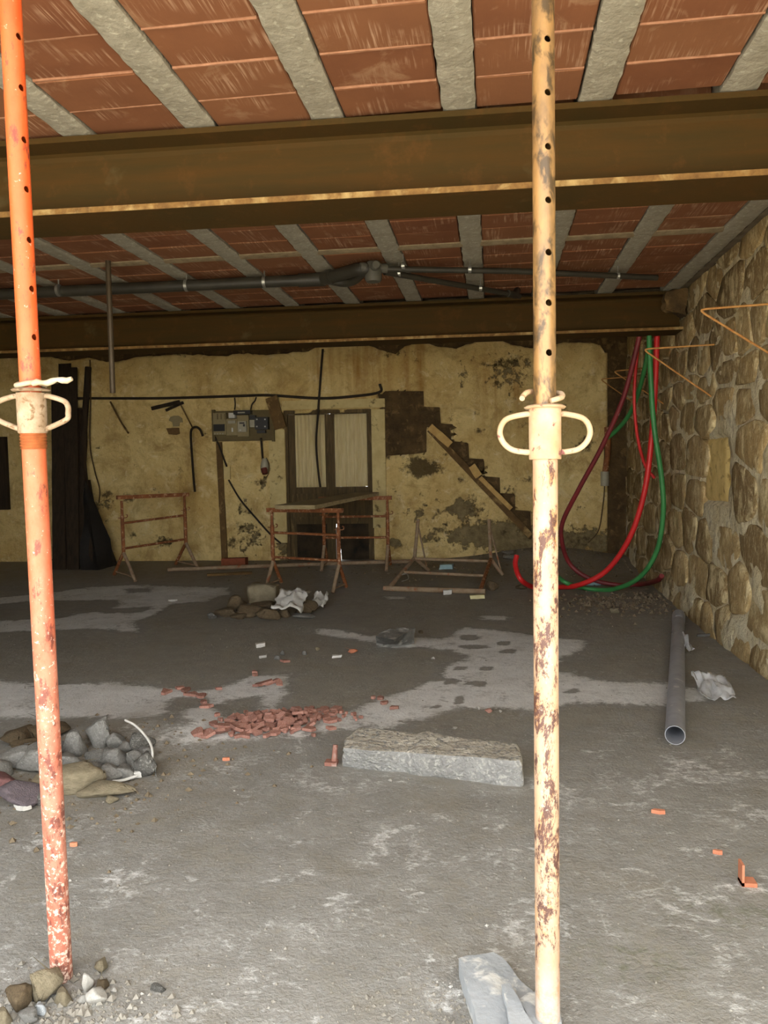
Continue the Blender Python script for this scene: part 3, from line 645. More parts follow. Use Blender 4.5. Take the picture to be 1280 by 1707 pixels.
# layout: jittered courses -> Voronoi cells
rr = random.Random(21); seeds = []; z = -0.02
while z < 3.1:
    h = rr.uniform(0.2, 0.44); y = 3.6 + rr.uniform(0, 0.3)
    while y < 10.9:
        w = rr.uniform(0.26, 0.8) * (1.1 if h > 0.28 else 0.8)
        seeds.append((y + w / 2 + rr.uniform(-.03, .03), z + h / 2 + rr.uniform(-0.07, 0.07), w, h)); y += w
    z += h
def clip(P, a, b, c):
    out = []
    for i in range(len(P)):
        p, q = P[i], P[(i + 1) % len(P)]; dp_, dq = a * p[0] + b * p[1] - c, a * q[0] + b * q[1] - c
        if dp_ <= 0: out.append(p)
        if (dp_ < 0) != (dq < 0) and abs(dp_ - dq) > 1e-9:
            t = dp_ / (dp_ - dq); out.append((p[0] + (q[0] - p[0]) * t, p[1] + (q[1] - p[1]) * t))
    return out
def wallstone(P, seed):
    n = len(P); cx = sum(p[0] for p in P) / n; cz = sum(p[1] for p in P) / n
    r2 = random.Random(seed); pr = r2.uniform(0.008, 0.034)
    for _ in range(2):
        Q = []
        for i in range(len(P)):
            a, b = P[i], P[(i + 1) % len(P)]; Q += [(a[0] * .86 + b[0] * .14, a[1] * .86 + b[1] * .14), (a[0] * .14 + b[0] * .86, a[1] * .14 + b[1] * .86)]
        P = Q
        if len(P) > 12: break
    if len(P) > 14: P = [P[int(i * len(P) / 14)] for i in range(14)]
    mb = MB(); n = len(P)
    rings = [(1.03, 0.05), (1.01, -pr * 0.2), (0.95, -pr * 0.8), (0.55, -pr * 1.0)]
    for s_, dx in rings:
        for p in P:
            y = cx + (p[0] - cx) * s_ + 0.022 * nz(p[0], p[1], seed, 6); z = cz + (p[1] - cz) * s_ + 0.022 * nz(p[0], p[1], seed + 5, 6)
            mb.v.append(Vector((RX + dx - 0.012 * nz(y, z, seed, 9) - 0.05 * sstep(0.5, 0, z) * 0.6, y, z)))
    mb.v.append(Vector((RX - pr * 1.1 - 0.03 * sstep(0.5, 0, cz), cx, cz)))
    for r_ in range(3):
        for i in range(n): mb.f.append((r_ * n + i, (r_ + 1) * n + i, (r_ + 1) * n + (i + 1) % n, r_ * n + (i + 1) % n))
    for i in range(n): mb.f.append((3 * n + i, 4 * n, 3 * n + (i + 1) % n))
    mb.build('stone', STONE, wr, True)
for si, (sy, sz, sw, sh) in enumerate(seeds):
    P = [(sy - .6, sz - .35), (sy + .6, sz - .35), (sy + .6, sz + .35), (sy - .6, sz + .35)]
    gap = 0.008 + 0.024 * abs(nz(sy, sz, 3, 1.5))
    for ti, (ty, tz, tw, th) in enumerate(seeds):
        if ti == si or abs(ty - sy) > 1.2 or abs(tz - sz) > 0.75: continue
        ky, kz = 1.0 / (0.5 * (sw + tw)), 1.0 / (0.5 * (sh + th))
        dy, dz = (ty - sy) * ky * ky, (tz - sz) * kz * kz; L = math.hypot(dy, dz)
        if L < 1e-6: continue
        mx, mz = (sy + ty) / 2, (sz + tz) / 2
        a, b = dy / L, dz / L; P = clip(P, a, b, a * mx + b * mz - gap)
        if len(P) < 3: break
    if len(P) < 3: continue
    area = abs(sum(P[i][0] * P[(i + 1) % len(P)][1] - P[(i + 1) % len(P)][0] * P[i][1] for i in range(len(P)))) / 2
    if area < 0.008: continue
    if NICHE[0] - .02 < sy < NICHE[1] + .02 and NICHE[2] - .02 < sz < NICHE[3] + .02: continue
    P = [(p[0], min(3.12, p[1])) for p in P]
    wallstone(P, si)
PATCHM = M('patch_plaster', (226, 200, 134), (198, 170, 104), 7, 0.9, 20, 0.5, 0.01, c3=(140, 114, 66), s3=11, t3=(0.56, 0.7))
mp = MB(); gy, gz = 14, 12
for j in range(gz + 1):
    for i in range(gy + 1):
        y = NICHE[0] + 0.03 + (NICHE[1] - NICHE[0] - 0.06) * i / gy; z = NICHE[2] + 0.02 + (NICHE[3] - NICHE[2] - 0.04) * j / gz
        mp.v.append(Vector((RX + 0.012 - 0.008 * nz(y, z, 2, 5) + (0.03 if i in (0, gy) or j in (0, gz) else 0), y, z)))
mp.f = [(j * (gy + 1) + i, (j + 1) * (gy + 1) + i, (j + 1) * (gy + 1) + i + 1, j * (gy + 1) + i + 1) for j in range(gz) for i in range(gy)]
o = mp.build('plaster_patch', PATCHM, wr, True); o['label'] = 'smooth yellow plaster patch'

# ------------------------------------------------------------------ steel beams
def ibeam(yc0, label, x0, x1):
    H, Wd, tf, tw, rf = 0.36, 0.33, 0.026, 0.016, 0.03
    base = Vector(((x0 + x1) / 2, yc0 + SLANT * (x0 + x1) / 2 + Wd / 2, CZ - H))
    rt = root('steel_beam', base, label, 'beam')
    def ext(name, prof, mat):
        m = MB(); n = len(prof)
        for x in (x0, x1):
            for (y, z) in prof: m.v.append(Vector((x, yc0 + SLANT * x + y, z)))
        m.f = [(i, (i + 1) % n, n + (i + 1) % n, n + i) for i in range(n)] + [tuple(range(n)), tuple(range(2 * n - 1, n - 1, -1))]
        return m.build(name, mat, rt)
    zb, zt = CZ - 0.012 - H, CZ - 0.012
    ext('top_flange', [(0, zt - tf), (0, zt), (Wd, zt), (Wd, zt - tf)], STEEL)
    c = Wd / 2; w2 = tw / 2
    ext('web', [(c - w2 - rf, zb + tf), (c - w2 - 0.01, zb + tf + 0.01), (c - w2, zb + tf + rf), (c - w2, zt - tf - rf), (c - w2 - 0.01, zt - tf - 0.01), (c - w2 - rf, zt - tf), (c + w2 + rf, zt - tf), (c + w2, zt - tf - rf), (c + w2, zb + tf + rf), (c + w2 + rf, zb + tf)], STEEL)
    ext('bottom_flange', [(0.002, zb), (0.002, zb + tf), (Wd, zb + tf), (Wd, zb)], STEEL)
    o = ext('flange_edge', [(-0.001, zb + 0.001), (-0.001, zb + tf + 0.001), (0.006, zb + tf + 0.001), (0.006, zb + 0.001)], RUSTLIP); o['label'] = 'rust-gold front edge of lower flange'
    return rt
ibeam(3.57, 'rusty steel I-beam spanning the ceiling nearest the viewer', -7.95, 1.80)
ibeam(7.55, 'darker rusty steel I-beam farther back, ending at the stone wall', -7.95, 1.79)
hexa('mortar_lump', [(1.60, 7.54, 2.86), (1.80, 7.54, 2.80), (1.60, 7.62, 2.86), (1.80, 7.7, 2.8), (1.62, 7.54, 3.02), (1.80, 7.52, 3.03), (1.62, 7.62, 3.02), (1.80, 7.7, 3.03)], MASON, None, (5, 3, 5), 0.03, 12)
tag(bpy.data.objects['mortar_lump'], 'rough mortar lump packing the end of rear steel beam', 'mortar')

# ------------------------------------------------------------------ door
dr = root('door_1', ((DX0 + DX1) / 2, wy((DX0 + DX1) / 2), 0.15), 'dark wooden double door with curtained panes', None); dr['kind'] = 'structure'
def wbox(x0, x1, z0, z1, f, b, name, mat, parent):      # box on the rear wall: f..b metres in front of the plaster plane (negative = behind)
    m = MB(); vsx = []
    for z in (z0, z1):
        for d in (f, b):
            for x in (x0, x1): vsx.append((x, wy(x) - d, z))
    m.add(vsx, [(0, 2, 3, 1), (4, 5, 7, 6), (0, 1, 5, 4), (2, 6, 7, 3), (0, 4, 6, 2), (1, 3, 7, 5)]); return m.build(name, mat, parent)
def wpx(x0, x1, y0, y1, f, b, name, mat, parent):
    p, q = onw(x0, y1, f), onw(x1, y0, f); return wbox(p.x, q.x, p.z, q.z, f, b, name, mat, parent)
FZ = zf((DX0 + DX1) / 2, WALL_Y) - 0.03
jm = 0.05
wbox(DX0, DX0 + jm, FZ, DZ, -0.02, -0.14, 'door_jamb', DOORW, dr); wbox(DX1 - jm, DX1, FZ, DZ, -0.02, -0.14, 'door_jamb', DOORW, dr)
wbox(DX0, DX1, DZ - 0.05, DZ, -0.015, -0.14, 'door_head', DOORW, dr)
xm = onw(549, 750).x
for li, (a, b, c0, c1) in enumerate(((DX0 + jm, xm - 0.006, onw(490, 750).x, onw(541, 750).x), (xm + 0.006, DX1 - jm, onw(556, 750).x, onw(611, 750).x))):
    lf = bpy.data.objects.new('door_leaf', None); COL.objects.link(lf); lf.parent = dr; lf.location = (0, 0, 0); lf.empty_display_size = 0.1
    zt, zs, zm = DZ - 0.055, onw(550, 812).z, onw(550, 690).z
    wbox(a, c0, FZ, zt, -0.05, -0.095, 'stile', DOORW, lf); wbox(c1, b, FZ, zt, -0.05, -0.095, 'stile', DOORW, lf)
    wbox(c0, c1, zm, zt, -0.052, -0.093, 'rail', DOORW, lf); wbox(c0, c1, zs - 0.09, zs, -0.05, -0.095, 'rail', DOORW, lf)
    zk = onw(550, 868).z
    wbox(c0, c1, zk - 0.05, zk + 0.05, -0.05, -0.095, 'rail', DOORW, lf)
    wbox(c0, c1, zk + 0.05, zs - 0.09, -0.068, -0.085, 'panel', DOORW, lf)
    wbox(c0, c1, zs, zm, -0.066, -0.070, 'pane', GLASS, lf)
    # lower boards, some rotten
    nb = 4
    for k in range(nb):
        xa = c0 + (c1 - c0) * k / nb; xb = c0 + (c1 - c0) * (k + 1) / nb + (0.0 if k < nb - 1 else 0.004)
        if li == 1 and k == 0:     # broken board: daylight shows through the sliver beside it
            g = 0.045; za, zb_ = FZ, zk - 0.05
            mvs = [(x, wy(x) + d, z) for d in (0.066, 0.084) for (x, z) in ((xa + 0.075, za), (xb, za), (xb, zb_), (xa + 0.01, zb_), (xa + 0.012, zb_ - 0.12), (xa + 0.055, zb_ - 0.28))]
            mm = MB(); mm.add(mvs, [tuple(range(6)), tuple(range(11, 5, -1))] + [(i, (i + 1) % 6, 6 + (i + 1) % 6, 6 + i) for i in range(6)]); mm.build('board', DOORB, lf)
        else: wbox(xa, xb, FZ, zk - 0.05, -0.066, -0.084, 'board', DOORB, lf)
wbox(xm - 0.025, xm + 0.025, FZ, DZ - 0.06, -0.035, -0.05, 'astragal', DOORW, dr)
# cream surround
wpx(622, 641, 682, 880, 0.05, 0.0, 'surround', TRIMPL, dr); wpx(470, 641, 664, 683, 0.05, 0.0, 'surround', TRIMPL, dr); wpx(452, 474, 716, 905, 0.045, 0.0, 'surround', TRIMPL, dr)
def curtain(x0, x1, y0, y1, label):
    p, q = onw(x0 - 3, y1 + 4, -0.08), onw(x1 + 3, y0 - 4, -0.08); m = MB(); n = 60; rows = 10
    for j in range(rows + 1):
        z = p.z + (q.z - p.z) * j / rows
        for i in range(n + 1):
            t = i / n; x = p.x + (q.x - p.x) * t; w = 0.010 * math.sin(t * 58 + 2.5 * nz(t, 0, 1, 4) + 0.3 * j / rows) + 0.006 * nz(t, j * 0.1, 3, 9)
            m.v.append(Vector((x, wy(x) + 0.098 + w, z + (0.01 * nz(t, 1, 1, 6) if j == 0 else 0))))
    m.f = [(j * (n + 1) + i, j * (n + 1) + i + 1, (j + 1) * (n + 1) + i + 1, (j + 1) * (n + 1) + i) for j in range(rows) for i in range(n)]
    o = m.build('curtain', CURT, None, True); o.modifiers.new('thick', 'SOLIDIFY').thickness = 0.002
    return tag(recenter(o), label, 'curtain', 'door curtains')
curtain(491, 541, 692, 811, 'pleated cream curtain in the left door pane'); curtain(556, 611, 689, 808, 'pleated cream curtain in the right door pane')

# ================================================================== THINGS
# ------------------------------------------------------------------ steel props
class Axis:
    def __init__(s, a, b): s.a, s.b = Vector(a), Vector(b); s.d = (s.b - s.a).normalized()
    def py(s, y):
        lo, hi = -1.0, 4.0
        for _ in range(50):
            mid = (lo + hi) / 2; p = s.a + s.d * mid - CAM; yy = CY - FPX * p.dot(UP) / p.dot(FW)
            if yy > y: lo = mid
            else: hi = mid
        return s.a + s.d * lo
    def z(s, z): return s.a + s.d * ((z - s.a.z) / s.d.z)
    def frame(s):                  # u = to the right, w = towards the viewer
        u = (RT - s.d * RT.dot(s.d)).normalized(); return u, u.cross(s.d)
def lathe(m, ax, ys_r, seg=28):
    pts = [p for p, r in ys_r]; m.tube(pts, [r for p, r in ys_r], seg); return m
def drilled(mesh_mb, name, mat, parent, holes, rh):
    o = mesh_mb.build(name, mat, parent, False)
    c = MB()
    for (p, dirn) in holes: c.tube([p - dirn * 0.06, p + dirn * 0.06], rh, 12)
    co = c.build('cut', mat, parent); md = o.modifiers.new('b', 'BOOLEAN'); md.operation = 'DIFFERENCE'; md.object = co; md.solver = 'EXACT'
    bpy.context.view_layer.update(); dg = bpy.context.evaluated_depsgraph_get()
    me = bpy.data.meshes.new_from_object(o.evaluated_get(dg)); o.modifiers.clear(); o.data = me
    bpy.data.objects.remove(co)
    for p in me.polygons: p.use_smooth = True
    if not me.materials: me.materials.append(mat)
    me.set_sharp_from_angle(angle=math.radians(40))
    return o
def prop(name, ax, label, RO, RI, yflange, ycol0, ycol1, rcol, ythread, outm, inm, colm, holes_y, hole_ang, handle_px):
    rt = root(name, ax.z(zf(ax.a.x, ax.a.y)), label, 'prop', 'adjustable steel props')
    u, w = ax.frame(); f0 = ax.z(0.0)
    m = MB(); m.box(ax.z(-0.006), (0.12, 0.12, 0.010)); m.build('base_plate', outm, rt)
    o = MB().tube([f0, ax.py(ycol1 - 3)], RO, 32, hollow=0.004).build('outer_tube', outm, rt, True)
    hd = (w * math.cos(hole_ang) + u * math.sin(hole_ang))
    top = ax.z(CZ - 0.02)
    tube_in = MB().tube([ax.py(ycol0 + 10), top], RI, 32, hollow=0.004)
    drilled(tube_in, 'inner_tube', inm, rt, [(ax.py(y), hd) for y in holes_y], 0.0085)
    MB().tube([ax.z(CZ - 0.02), ax.z(CZ - 0.008)], 0.10, 4).build('head_plate', inm, rt)
    # collar nut with loop handles
    a, b = ax.py(ycol1), ax.py(ycol0); L = (b - a).length
    m = MB(); m.tube([a, a + ax.d * 0.002, b - ax.d * 0.002, b], [rcol - 0.001, rcol, rcol, rcol], 32, hollow=rcol - RO - 0.0005); col = m.build('collar', colm, rt, True)
    fl_ = ax.py(yflange); m = MB(); m.tube([fl_ - ax.d * 0.004, fl_, fl_ + ax.d * 0.004], [rcol + 0.008, rcol + 0.012, rcol + 0.006], 32); m.build('flange', colm, col, True)
    for sgn, pts in handle_px:
        q = [a.lerp(b, t) + u * sgn * (rcol - 0.004 + e) for t, e in pts]
        m = MB(); m.tube(spline(q, 6), 0.0072, 10); m.build('handle', colm, col, True)
    if ythread:
        p0, p1 = ax.py(ythread[1]), ax.py(ythread[0]); n = 5; pts = []
        for i in range(n * 6 + 1):
            t = i / (n * 6); pts.append((p0.lerp(p1, t), RO + 0.0015 + 0.0028 * (0.5 + 0.5 * math.cos(2 * math.pi * n * t))))
        lathe(MB(), ax, pts).build('thread', THREAD, rt, True)
    return rt, u, w
f = fl(103, 1630); footL = Vector((f.x, f.y, 0.0))
axL = Axis(footL, CAM + ray(17, 0) * 1.93)
HL = [(+1, [(0.90, 0), (0.92, 0.012), (0.80, 0.052), (0.66, 0.063), (0.50, 0.063), (0.34, 0.058), (0.16, 0.018), (0.10, 0)]), (-1, [(0.90, 0), (0.92, 0.012), (0.80, 0.052), (0.66, 0.063), (0.50, 0.063), (0.34, 0.058), (0.16, 0.018), (0.10, 0)])]
pL, uL, wL = prop('steel_prop', axL, 'orange painted steel prop with dusty collar standing at the left', 0.030, 0.0265, 650, 655, 722, 0.037, (722, 748), PROP_O, PROP_O, COLLAR_G, [65, 150, 236, 318, 402, 483, 563, 30 - 55, -110], math.radians(62), HL)
# twisted pin rod through the left prop
c0 = axL.py(641); m = MB()
ringp = [c0 + (uL * math.cos(t) + wL * math.sin(t)) * 0.034 + axL.d * 0.004 * math.sin(t * 2) for t in [2 * math.pi * k / 20 for k in range(21)]]
m.tube(ringp, 0.007, 8); m.tube([c0 + uL * (0.02 + 0.013 * k) + wL * 0.034 + axL.d * (0.003 * math.sin(k * 1.6) + 0.0015 * k) for k in range(9)], [0.0075 + 0.0018 * math.sin(k * 2.2) for k in range(9)], 8)
m.build('pin', M('cream_dusty_pin', (182, 168, 144), (160, 140, 110), 20, 0.75, 60, 0.4, 0.002), pL, True)
axR = Axis(Vector((fl(913, 1735).x, fl(913, 1735).y, 0)), CAM + ray(905, 0) * 1.88)
HR = [(s, [(0.90, 0), (0.90, 0.014), (0.84, 0.05), (0.74, 0.068), (0.55, 0.076), (0.35, 0.068), (0.20, 0.046), (0.15, 0.014), (0.15, 0)]) for s in (1, -1)]
pR, uR, wR = prop('steel_prop', axR, 'cream painted steel prop with purple rust standing right of centre', 0.0305, 0.0275, 679, 682, 766, 0.0395, None, PROP_C, PROP_IN, COLLAR_C, [75, 163, 252, 340, 426, 509, 591, -12, -100, -190], math.radians(12), HR)
c0 = axR.py(662); m = MB()
q = [c0 - uR * 0.058 - axR.d * 0.004 + wR * 0.01, c0 - uR * 0.054 + axR.d * 0.002, c0 - uR * 0.042 + axR.d * 0.013 - wR * 0.006, c0 - uR * 0.022 + axR.d * 0.018 - wR * 0.032, c0 + uR * 0.0 + axR.d * 0.018 - wR * 0.036, c0 + uR * 0.028 + axR.d * 0.014 - wR * 0.028, c0 + uR * 0.040 + axR.d * 0.008, c0 + uR * 0.038 - axR.d * 0.002 + wR * 0.02, c0 + uR * 0.026 - axR.d * 0.008 + wR * 0.034, c0 + uR * 0.006 - axR.d * 0.014 + wR * 0.038]
m.tube(spline(q, 5), 0.007, 8); m.build('pin', COLLAR_C, pR, True)

# ------------------------------------------------------------------ trestles
def tr_tube(parent, name, a, b, r, mat, seg=10): return MB().tube([a, b], r, seg).build(name, mat, parent, True)
def trestle(A, B, h, spread, label, topmat=TRUST, rails=(0.70, 0.38)):
    A, B = Vector(A), Vector(B); d = (B - A); d.z = 0; L = d.length; d.normalize(); nrm = Vector((-d.y, d.x, 0))
    rt = root('trestle', (A + B) / 2, label, 'trestle', 'telescopic tube trestles')
    up = Vector((0, 0, 1)); k = h / 1.08
    for P in (A, B):
        j = P + up * 0.36 * k
        tr_tube(rt, 'post', j - up * 0.02, P + up * 0.86 * k, 0.024, TRUST); tr_tube(rt, 'inner_post', P + up * 0.85 * k, P + up * (h - 0.02), 0.018, TRUST)
        feet = []
        for s in (-1, 1):
            ft = P + nrm * s * spread / 2; ft.z = zf(ft.x, ft.y) + 0.012; feet.append(ft); tr_tube(rt, 'leg', j, ft, 0.022, TDUST if s < 0 else TRUST)
        tr_tube(rt, 'foot_tie', feet[0].lerp(j, 0.14), feet[1].lerp(j, 0.14), 0.011, TDUST)
        pn = P + up * 0.83 * k; m = MB(); m.tube(spline([pn - d * 0.055, pn + d * 0.055, pn + d * 0.07 + up * 0.03, pn + d * 0.05 + up * 0.04], 4), 0.006, 6); m.build('pin', TRUST, rt, True)
    for t in rails: tr_tube(rt, 'rail', A + up * t * h, B + up * t * h, 0.016, TRUST)
    m = MB(); ang = math.atan2(d.y, d.x); m.box((A + B) / 2 + up * h, (L + 0.12, 0.055, 0.05), Matrix.Rotation(ang, 3, 'Z')); m.build('top_bar', topmat, rt)
    return rt
def base(px, py, Y):                # floor point under this pixel column at depth Y
    p = ony(px, py, Y); p.z = zf(p.x, p.y); return p
A = base(207, 950, 9.35); B = base(311, 940, 10.05)
trestle(A, B, 1.03, 0.62, 'rusty orange trestle standing alone by the left part of rear wall')
A = base(456, 970, 8.95); B = base(566, 980, 8.72)
tA, tB = A, B
trestle(A, B, 0.93, 0.36, 'rusty trestle carrying the near end of the plank')
A2 = base(541, 930, 10.0); B2 = base(647, 930, 10.0)
trestle(A2, B2, 0.93, 0.42, 'rusty trestle carrying the far end of the plank before the door', rails=(0.74, 0.44))
# plank
n1 = [ony(458, 849, 8.5), ony(525, 849, 8.38)]; f1 = [ony(592, 805, 10.15), ony(631, 806, 10.1)]
zt = max(tA.z, tB.z) + 0.93 + 0.027
zt2 = max(A2.z, B2.z) + 0.93 + 0.027
a = n1[0]; b = n1[1]; c = f1[0]; d = f1[1]
a.z = b.z = zt; c.z = d.z = zt2
up = Vector((0, 0, 0.045))
hexa('plank', [a, b, c, d, a + up, b + up, c + up, d + up], WOODG, None, (4, 12, 1), 0.003, 8)
o = bpy.data.objects['plank']; tag(recenter(o), 'weathered wide plank laid across two trestles before the door', 'plank')
# fallen trestle
bl, br = fl(648, 986), fl(800, 991); bl.z += 0.035; br.z += 0.035
jl, jr = ony(691, 930, 9.55), ony(818, 932, 9.5)
rt = root('trestle', (bl + br) / 2 - Vector((0, 0, 0.035)), 'dusty trestle toppled flat on the floor with legs in the air', 'trestle', 'telescopic tube trestles')
tr_tube(rt, 'top_bar', bl - (br - bl).normalized() * 0.06, br + (br - bl).normalized() * 0.06, 0.032, TDUST)
for (p0, j, lt, ff, sg) in ((bl, jl, ony(697, 866, 9.8), fl(714, 952), -1), (br, jr, ony(815, 866, 9.65), fl(838, 956), 1)):
    tr_tube(rt, 'post', p0, j, 0.024, TRUST if sg > 0 else TDUST); tr_tube(rt, 'leg', j, lt, 0.022, TDUST); ff.z += 0.02; tr_tube(rt, 'leg', j, ff, 0.024, TDUST)
    tr_tube(rt, 'foot_tie', lt.lerp(j, 0.12), ff.lerp(j, 0.1), 0.011, TDUST)
tr_tube(rt, 'rail', bl.lerp(jl, 0.52), br.lerp(jr, 0.46), 0.018, TDUST); tr_tube(rt, 'rail', bl.lerp(jl, 0.97), br.lerp(jr, 0.93), 0.018, TDUST)
q = bl.lerp(jl, 0.4); m = MB(); m.tube(spline([q, q + Vector((.08, .02, .02)), q + Vector((.11, -.05, -.03)), q + Vector((.04, -.12, -.05))], 5), 0.007, 6); m.build('pin', GALV, rt, True)

# ------------------------------------------------------------------ rods and small things on the floor at the back
p, q = fl(280, 953), fl(684, 939); p.z += 0.03; q.z += 0.03
tag(recenter(MB().tube(spline([p, p.lerp(q, .5) + Vector((0, 0, .004)), q], 8), 0.027, 10).build('steel_tube', TDUST, None, True)), 'long dusty steel tube lying on the floor before the rear wall', 'tube')
p, q = fl(345, 962), fl(420, 956)
MBo = MB().box((p + q) / 2 + Vector((0, 0, .02)), ((q - p).length, 0.07, 0.03), Matrix.Rotation(math.atan2((q - p).y, (q - p).x), 3, 'Z')).build('wood_batten', WOODB)
tag(recenter(MBo), 'short brown batten on the floor in front of the long tube', 'batten')
p, q = fl(369, 946), fl(409, 945); dY = Vector((0, 0.12, 0)); h = Vector((0, 0, 0.12))
o = hexa('brick', [p, q, p + dY, q + dY, p + h, q + h, p + dY + h, q + dY + h], BRICKM, None, (6, 3, 3), 0.004, 12); tag(recenter(o), 'single red brick at the foot of the brown conduit', 'brick')

def litter(px, py, w, h, mat, label, name='wrapper', cat='litter', rot=0.3, hz=0.03):
    p = fl(px, py); k = depth(p) / FPX; a, b = w * k / 2, h * k * 2.0
    R_ = Matrix.Rotation(rot, 3, 'Z'); c = []
    for z in (0.002, hz):
        for y in (0, b):
            for x in (-a, a): c.append(p + R_ @ Vector((x, y, 0)) + Vector((0, 0, z + 0.006 * (x > 0))))
    o = hexa(name, c, mat, None, (6, 4, 2), 0.008, 22, px * 0.1); return tag(recenter(o), label, cat)
litter(753, 926, 22, 8, BLUELIT, 'pale blue wrapper lying beyond the toppled trestle by the wall', rot=0.5, hz=0.07)
litter(743, 949, 22, 7, BLUELIT, 'pale blue wrapper lying inside the toppled trestle frame', rot=-0.1, hz=0.06)
litter(987, 949, 28, 6, BLUELIT, 'pale blue wrapper on the dirt between the hanging red conduits', rot=-0.1, hz=0.05)
litter(796, 999, 24, 6, YELLIT, 'pale yellow chunk on the floor right of the toppled trestle bar', 'foam_chunk', 'debris', 0.1, 0.04)
litter(746, 992, 14, 6, PAPER, 'crumpled white scrap against the toppled trestle bar', 'paper_scrap', 'litter', 0.1, 0.05)
litter(435, 1080, 15, 6, PAPER, 'white scrap on dark floor below the ochre block', 'paper_scrap', 'litter', 0.4, 0.03)
litter(561, 1098, 16, 5, PAPER, 'flat white scrap on dark floor left of the dark lump', 'paper_scrap', 'litter', 0.1, 0.02)
litter(286, 1003, 14, 3, PAPER, 'white scrap on the pale damp patch at far left', 'paper_scrap', 'litter', -0.3, 0.02)
litter(438, 1098, 10, 4, WHITEST, 'tiny white chip beside the grey pebbles on dark floor', 'stone_chip', 'stone', 0.1, 0.02)
litter(1176, 1062, 26, 3, DARKRK, 'thin dark splinter on the floor near the stone wall base', 'wood_splinter', 'debris', 0.1, 0.02)

# ------------------------------------------------------------------ stone blocks
def zt(p, z): p = Vector(p); p.z = z; return p
c8 = [fl(570, 1277), fl(866, 1312), None, None, onz(566, 1247, 0.115), onz(866, 1268, 0.125), onz(594, 1211, 0.135), onz(868, 1240, 0.125)]
c8[2] = zt(c8[6], 0.0); c8[3] = zt(c8[7], 0.0); c8[0].z = c8[1].z = -0.01
o = hexa('stone_slab', c8, SLABST, None, (44, 18, 9), 0.022, 8, 3, rnd=0.02); tag(recenter(o), 'long pale rough-cut stone block lying on the floor', 'stone')
o.data.materials.append(M('cut_stone_face', (160, 159, 154), (134, 133, 129), 9, 0.9, 40, 1.0, 0.02, c3=(176, 174, 166), s3=52, t3=(0.53, 0.62)))
for p_ in o.data.polygons:
    if p_.normal.y < -0.6: p_.material_index = 1
c8 = [fl(626, 1077), fl(660, 1079), fl(628, 1056), None, onz(626, 1060, 0.12), onz(656, 1066, 0.11), onz(648, 1046, 0.16), onz(690, 1048, 0.13)]
c8[2] = zt(c8[6], 0); c8[3] = zt(c8[7], 0); c8[1] = zt(fl(662, 1076), 0)
o = hexa('rubble_block', c8, DARKRK, None, (12, 9, 6), 0.015, 9, 5); tag(recenter(o), 'dark grey lump of concrete alone in the middle of the floor', 'stone')
p = ony(411, 1012, 7.95); zb = p.z
p, q = ony(412, 1010, 7.9), ony(459, 1008, 7.9); t0, t1 = ony(411, 974, 7.95), ony(457, 976, 7.95); bk = Vector((0, 0.22, 0))
o = hexa('stone_block', [p, q, p + bk, q + bk, t0, t1, t0 + bk, t1 + bk], OCHRE, None, (10, 6, 10), 0.022, 9, 2, rnd=0.1); tag(recenter(o), 'squarish ochre stone block on top of the rubble heap', 'stone')
G = 'rubble under the ochre block'
LB = 'brown rubble stone heaped around the ochre block mid-floor'
for i, (x, y, w, h, mt) in enumerate(((392, 1016, 34, 26, BROWNST), (370, 1030, 38, 18, BROWNST), (352, 1032, 18, 14, DARKRK), (412, 1030, 64, 22, BROWNST), (446, 1034, 44, 28, BROWNST), (432, 1020, 46, 20, BROWNST), (474, 1030, 26, 16, BROWNST), (508, 1024, 40, 26, BROWNST), (490, 1006, 26, 16, BROWNST), (470, 1010, 24, 22, GREYST), (395, 1034, 30, 12, BROWNST), (505, 1032, 40, 10, GREYST), (400, 1012, 20, 14, BROWNST), (520, 1010, 16, 14, BROWNST))):
    rock(x, y, w, h, mt, i + 3, LB, 'stone', G)
def sheet(px, py, w, hgt, mat, label, name, cat, seed, lift=0.05, amp=0.05, up=0.0, n=14, dY=None):
    """crumpled thin sheet lying around a floor point"""
    p = fl(px, py); k = depth(p) / FPX; a = w * k / 2; b = (dY or hgt * k * 2.2) / 2; m = MB(); rr_ = random.Random(seed)
    for j in range(n + 1):
        for i in range(n + 1):
            u, v = i / n * 2 - 1, j / n * 2 - 1
            e = 1 + 0.28 * nz(u * 1.6, v * 1.6, seed * 3.1, 1.3)
            x, y = u * a * e, v * b * e
            z = lift + amp * (nz(u, v, seed, 1.7) + 0.6 * abs(nz(u, v, seed + 4, 4))) + up * (v + 1) / 2
            q = Vector((p.x + x + 0.1 * a * nz(u, v, seed + 7, 5), p.y + b + y, 0)); q.z = max(zf(q.x, q.y) + 0.004, zf(q.x, q.y) + z); m.v.append(q)
    m.f = [(j * (n + 1) + i, j * (n + 1) + i + 1, (j + 1) * (n + 1) + i + 1, (j + 1) * (n + 1) + i) for j in range(n) for i in range(n)]
    o = m.build(name, mat, None, True); s_ = o.modifiers.new('thick', 'SOLIDIFY'); s_.thickness = 0.002
    return tag(recenter(o), label, cat)
sheet(476, 1032, 52, 26, PAPER, 'crumpled white sheet draped on the rubble heap', 'paper_sheet', 'paper', 3, 0.08, 0.07, 0.14, dY=0.42)
sheet(527, 1020, 26, 20, PAPER, 'small torn grey-white sheet at right end of rubble heap', 'paper_sheet', 'paper', 8, 0.05, 0.06, 0.08, dY=0.3)
sheet(1200, 1172, 56, 24, FILM, 'crumpled clear plastic bag on the floor right of grey pipe', 'plastic_bag', 'plastic bag', 5, 0.02, 0.045, 0.07, dY=0.34)
sheet(1148, 1092, 20, 32, FILM, 'small clear plastic scrap touching the grey pipe', 'plastic_bag', 'plastic bag', 11, 0.04, 0.05, 0.05, dY=0.36)

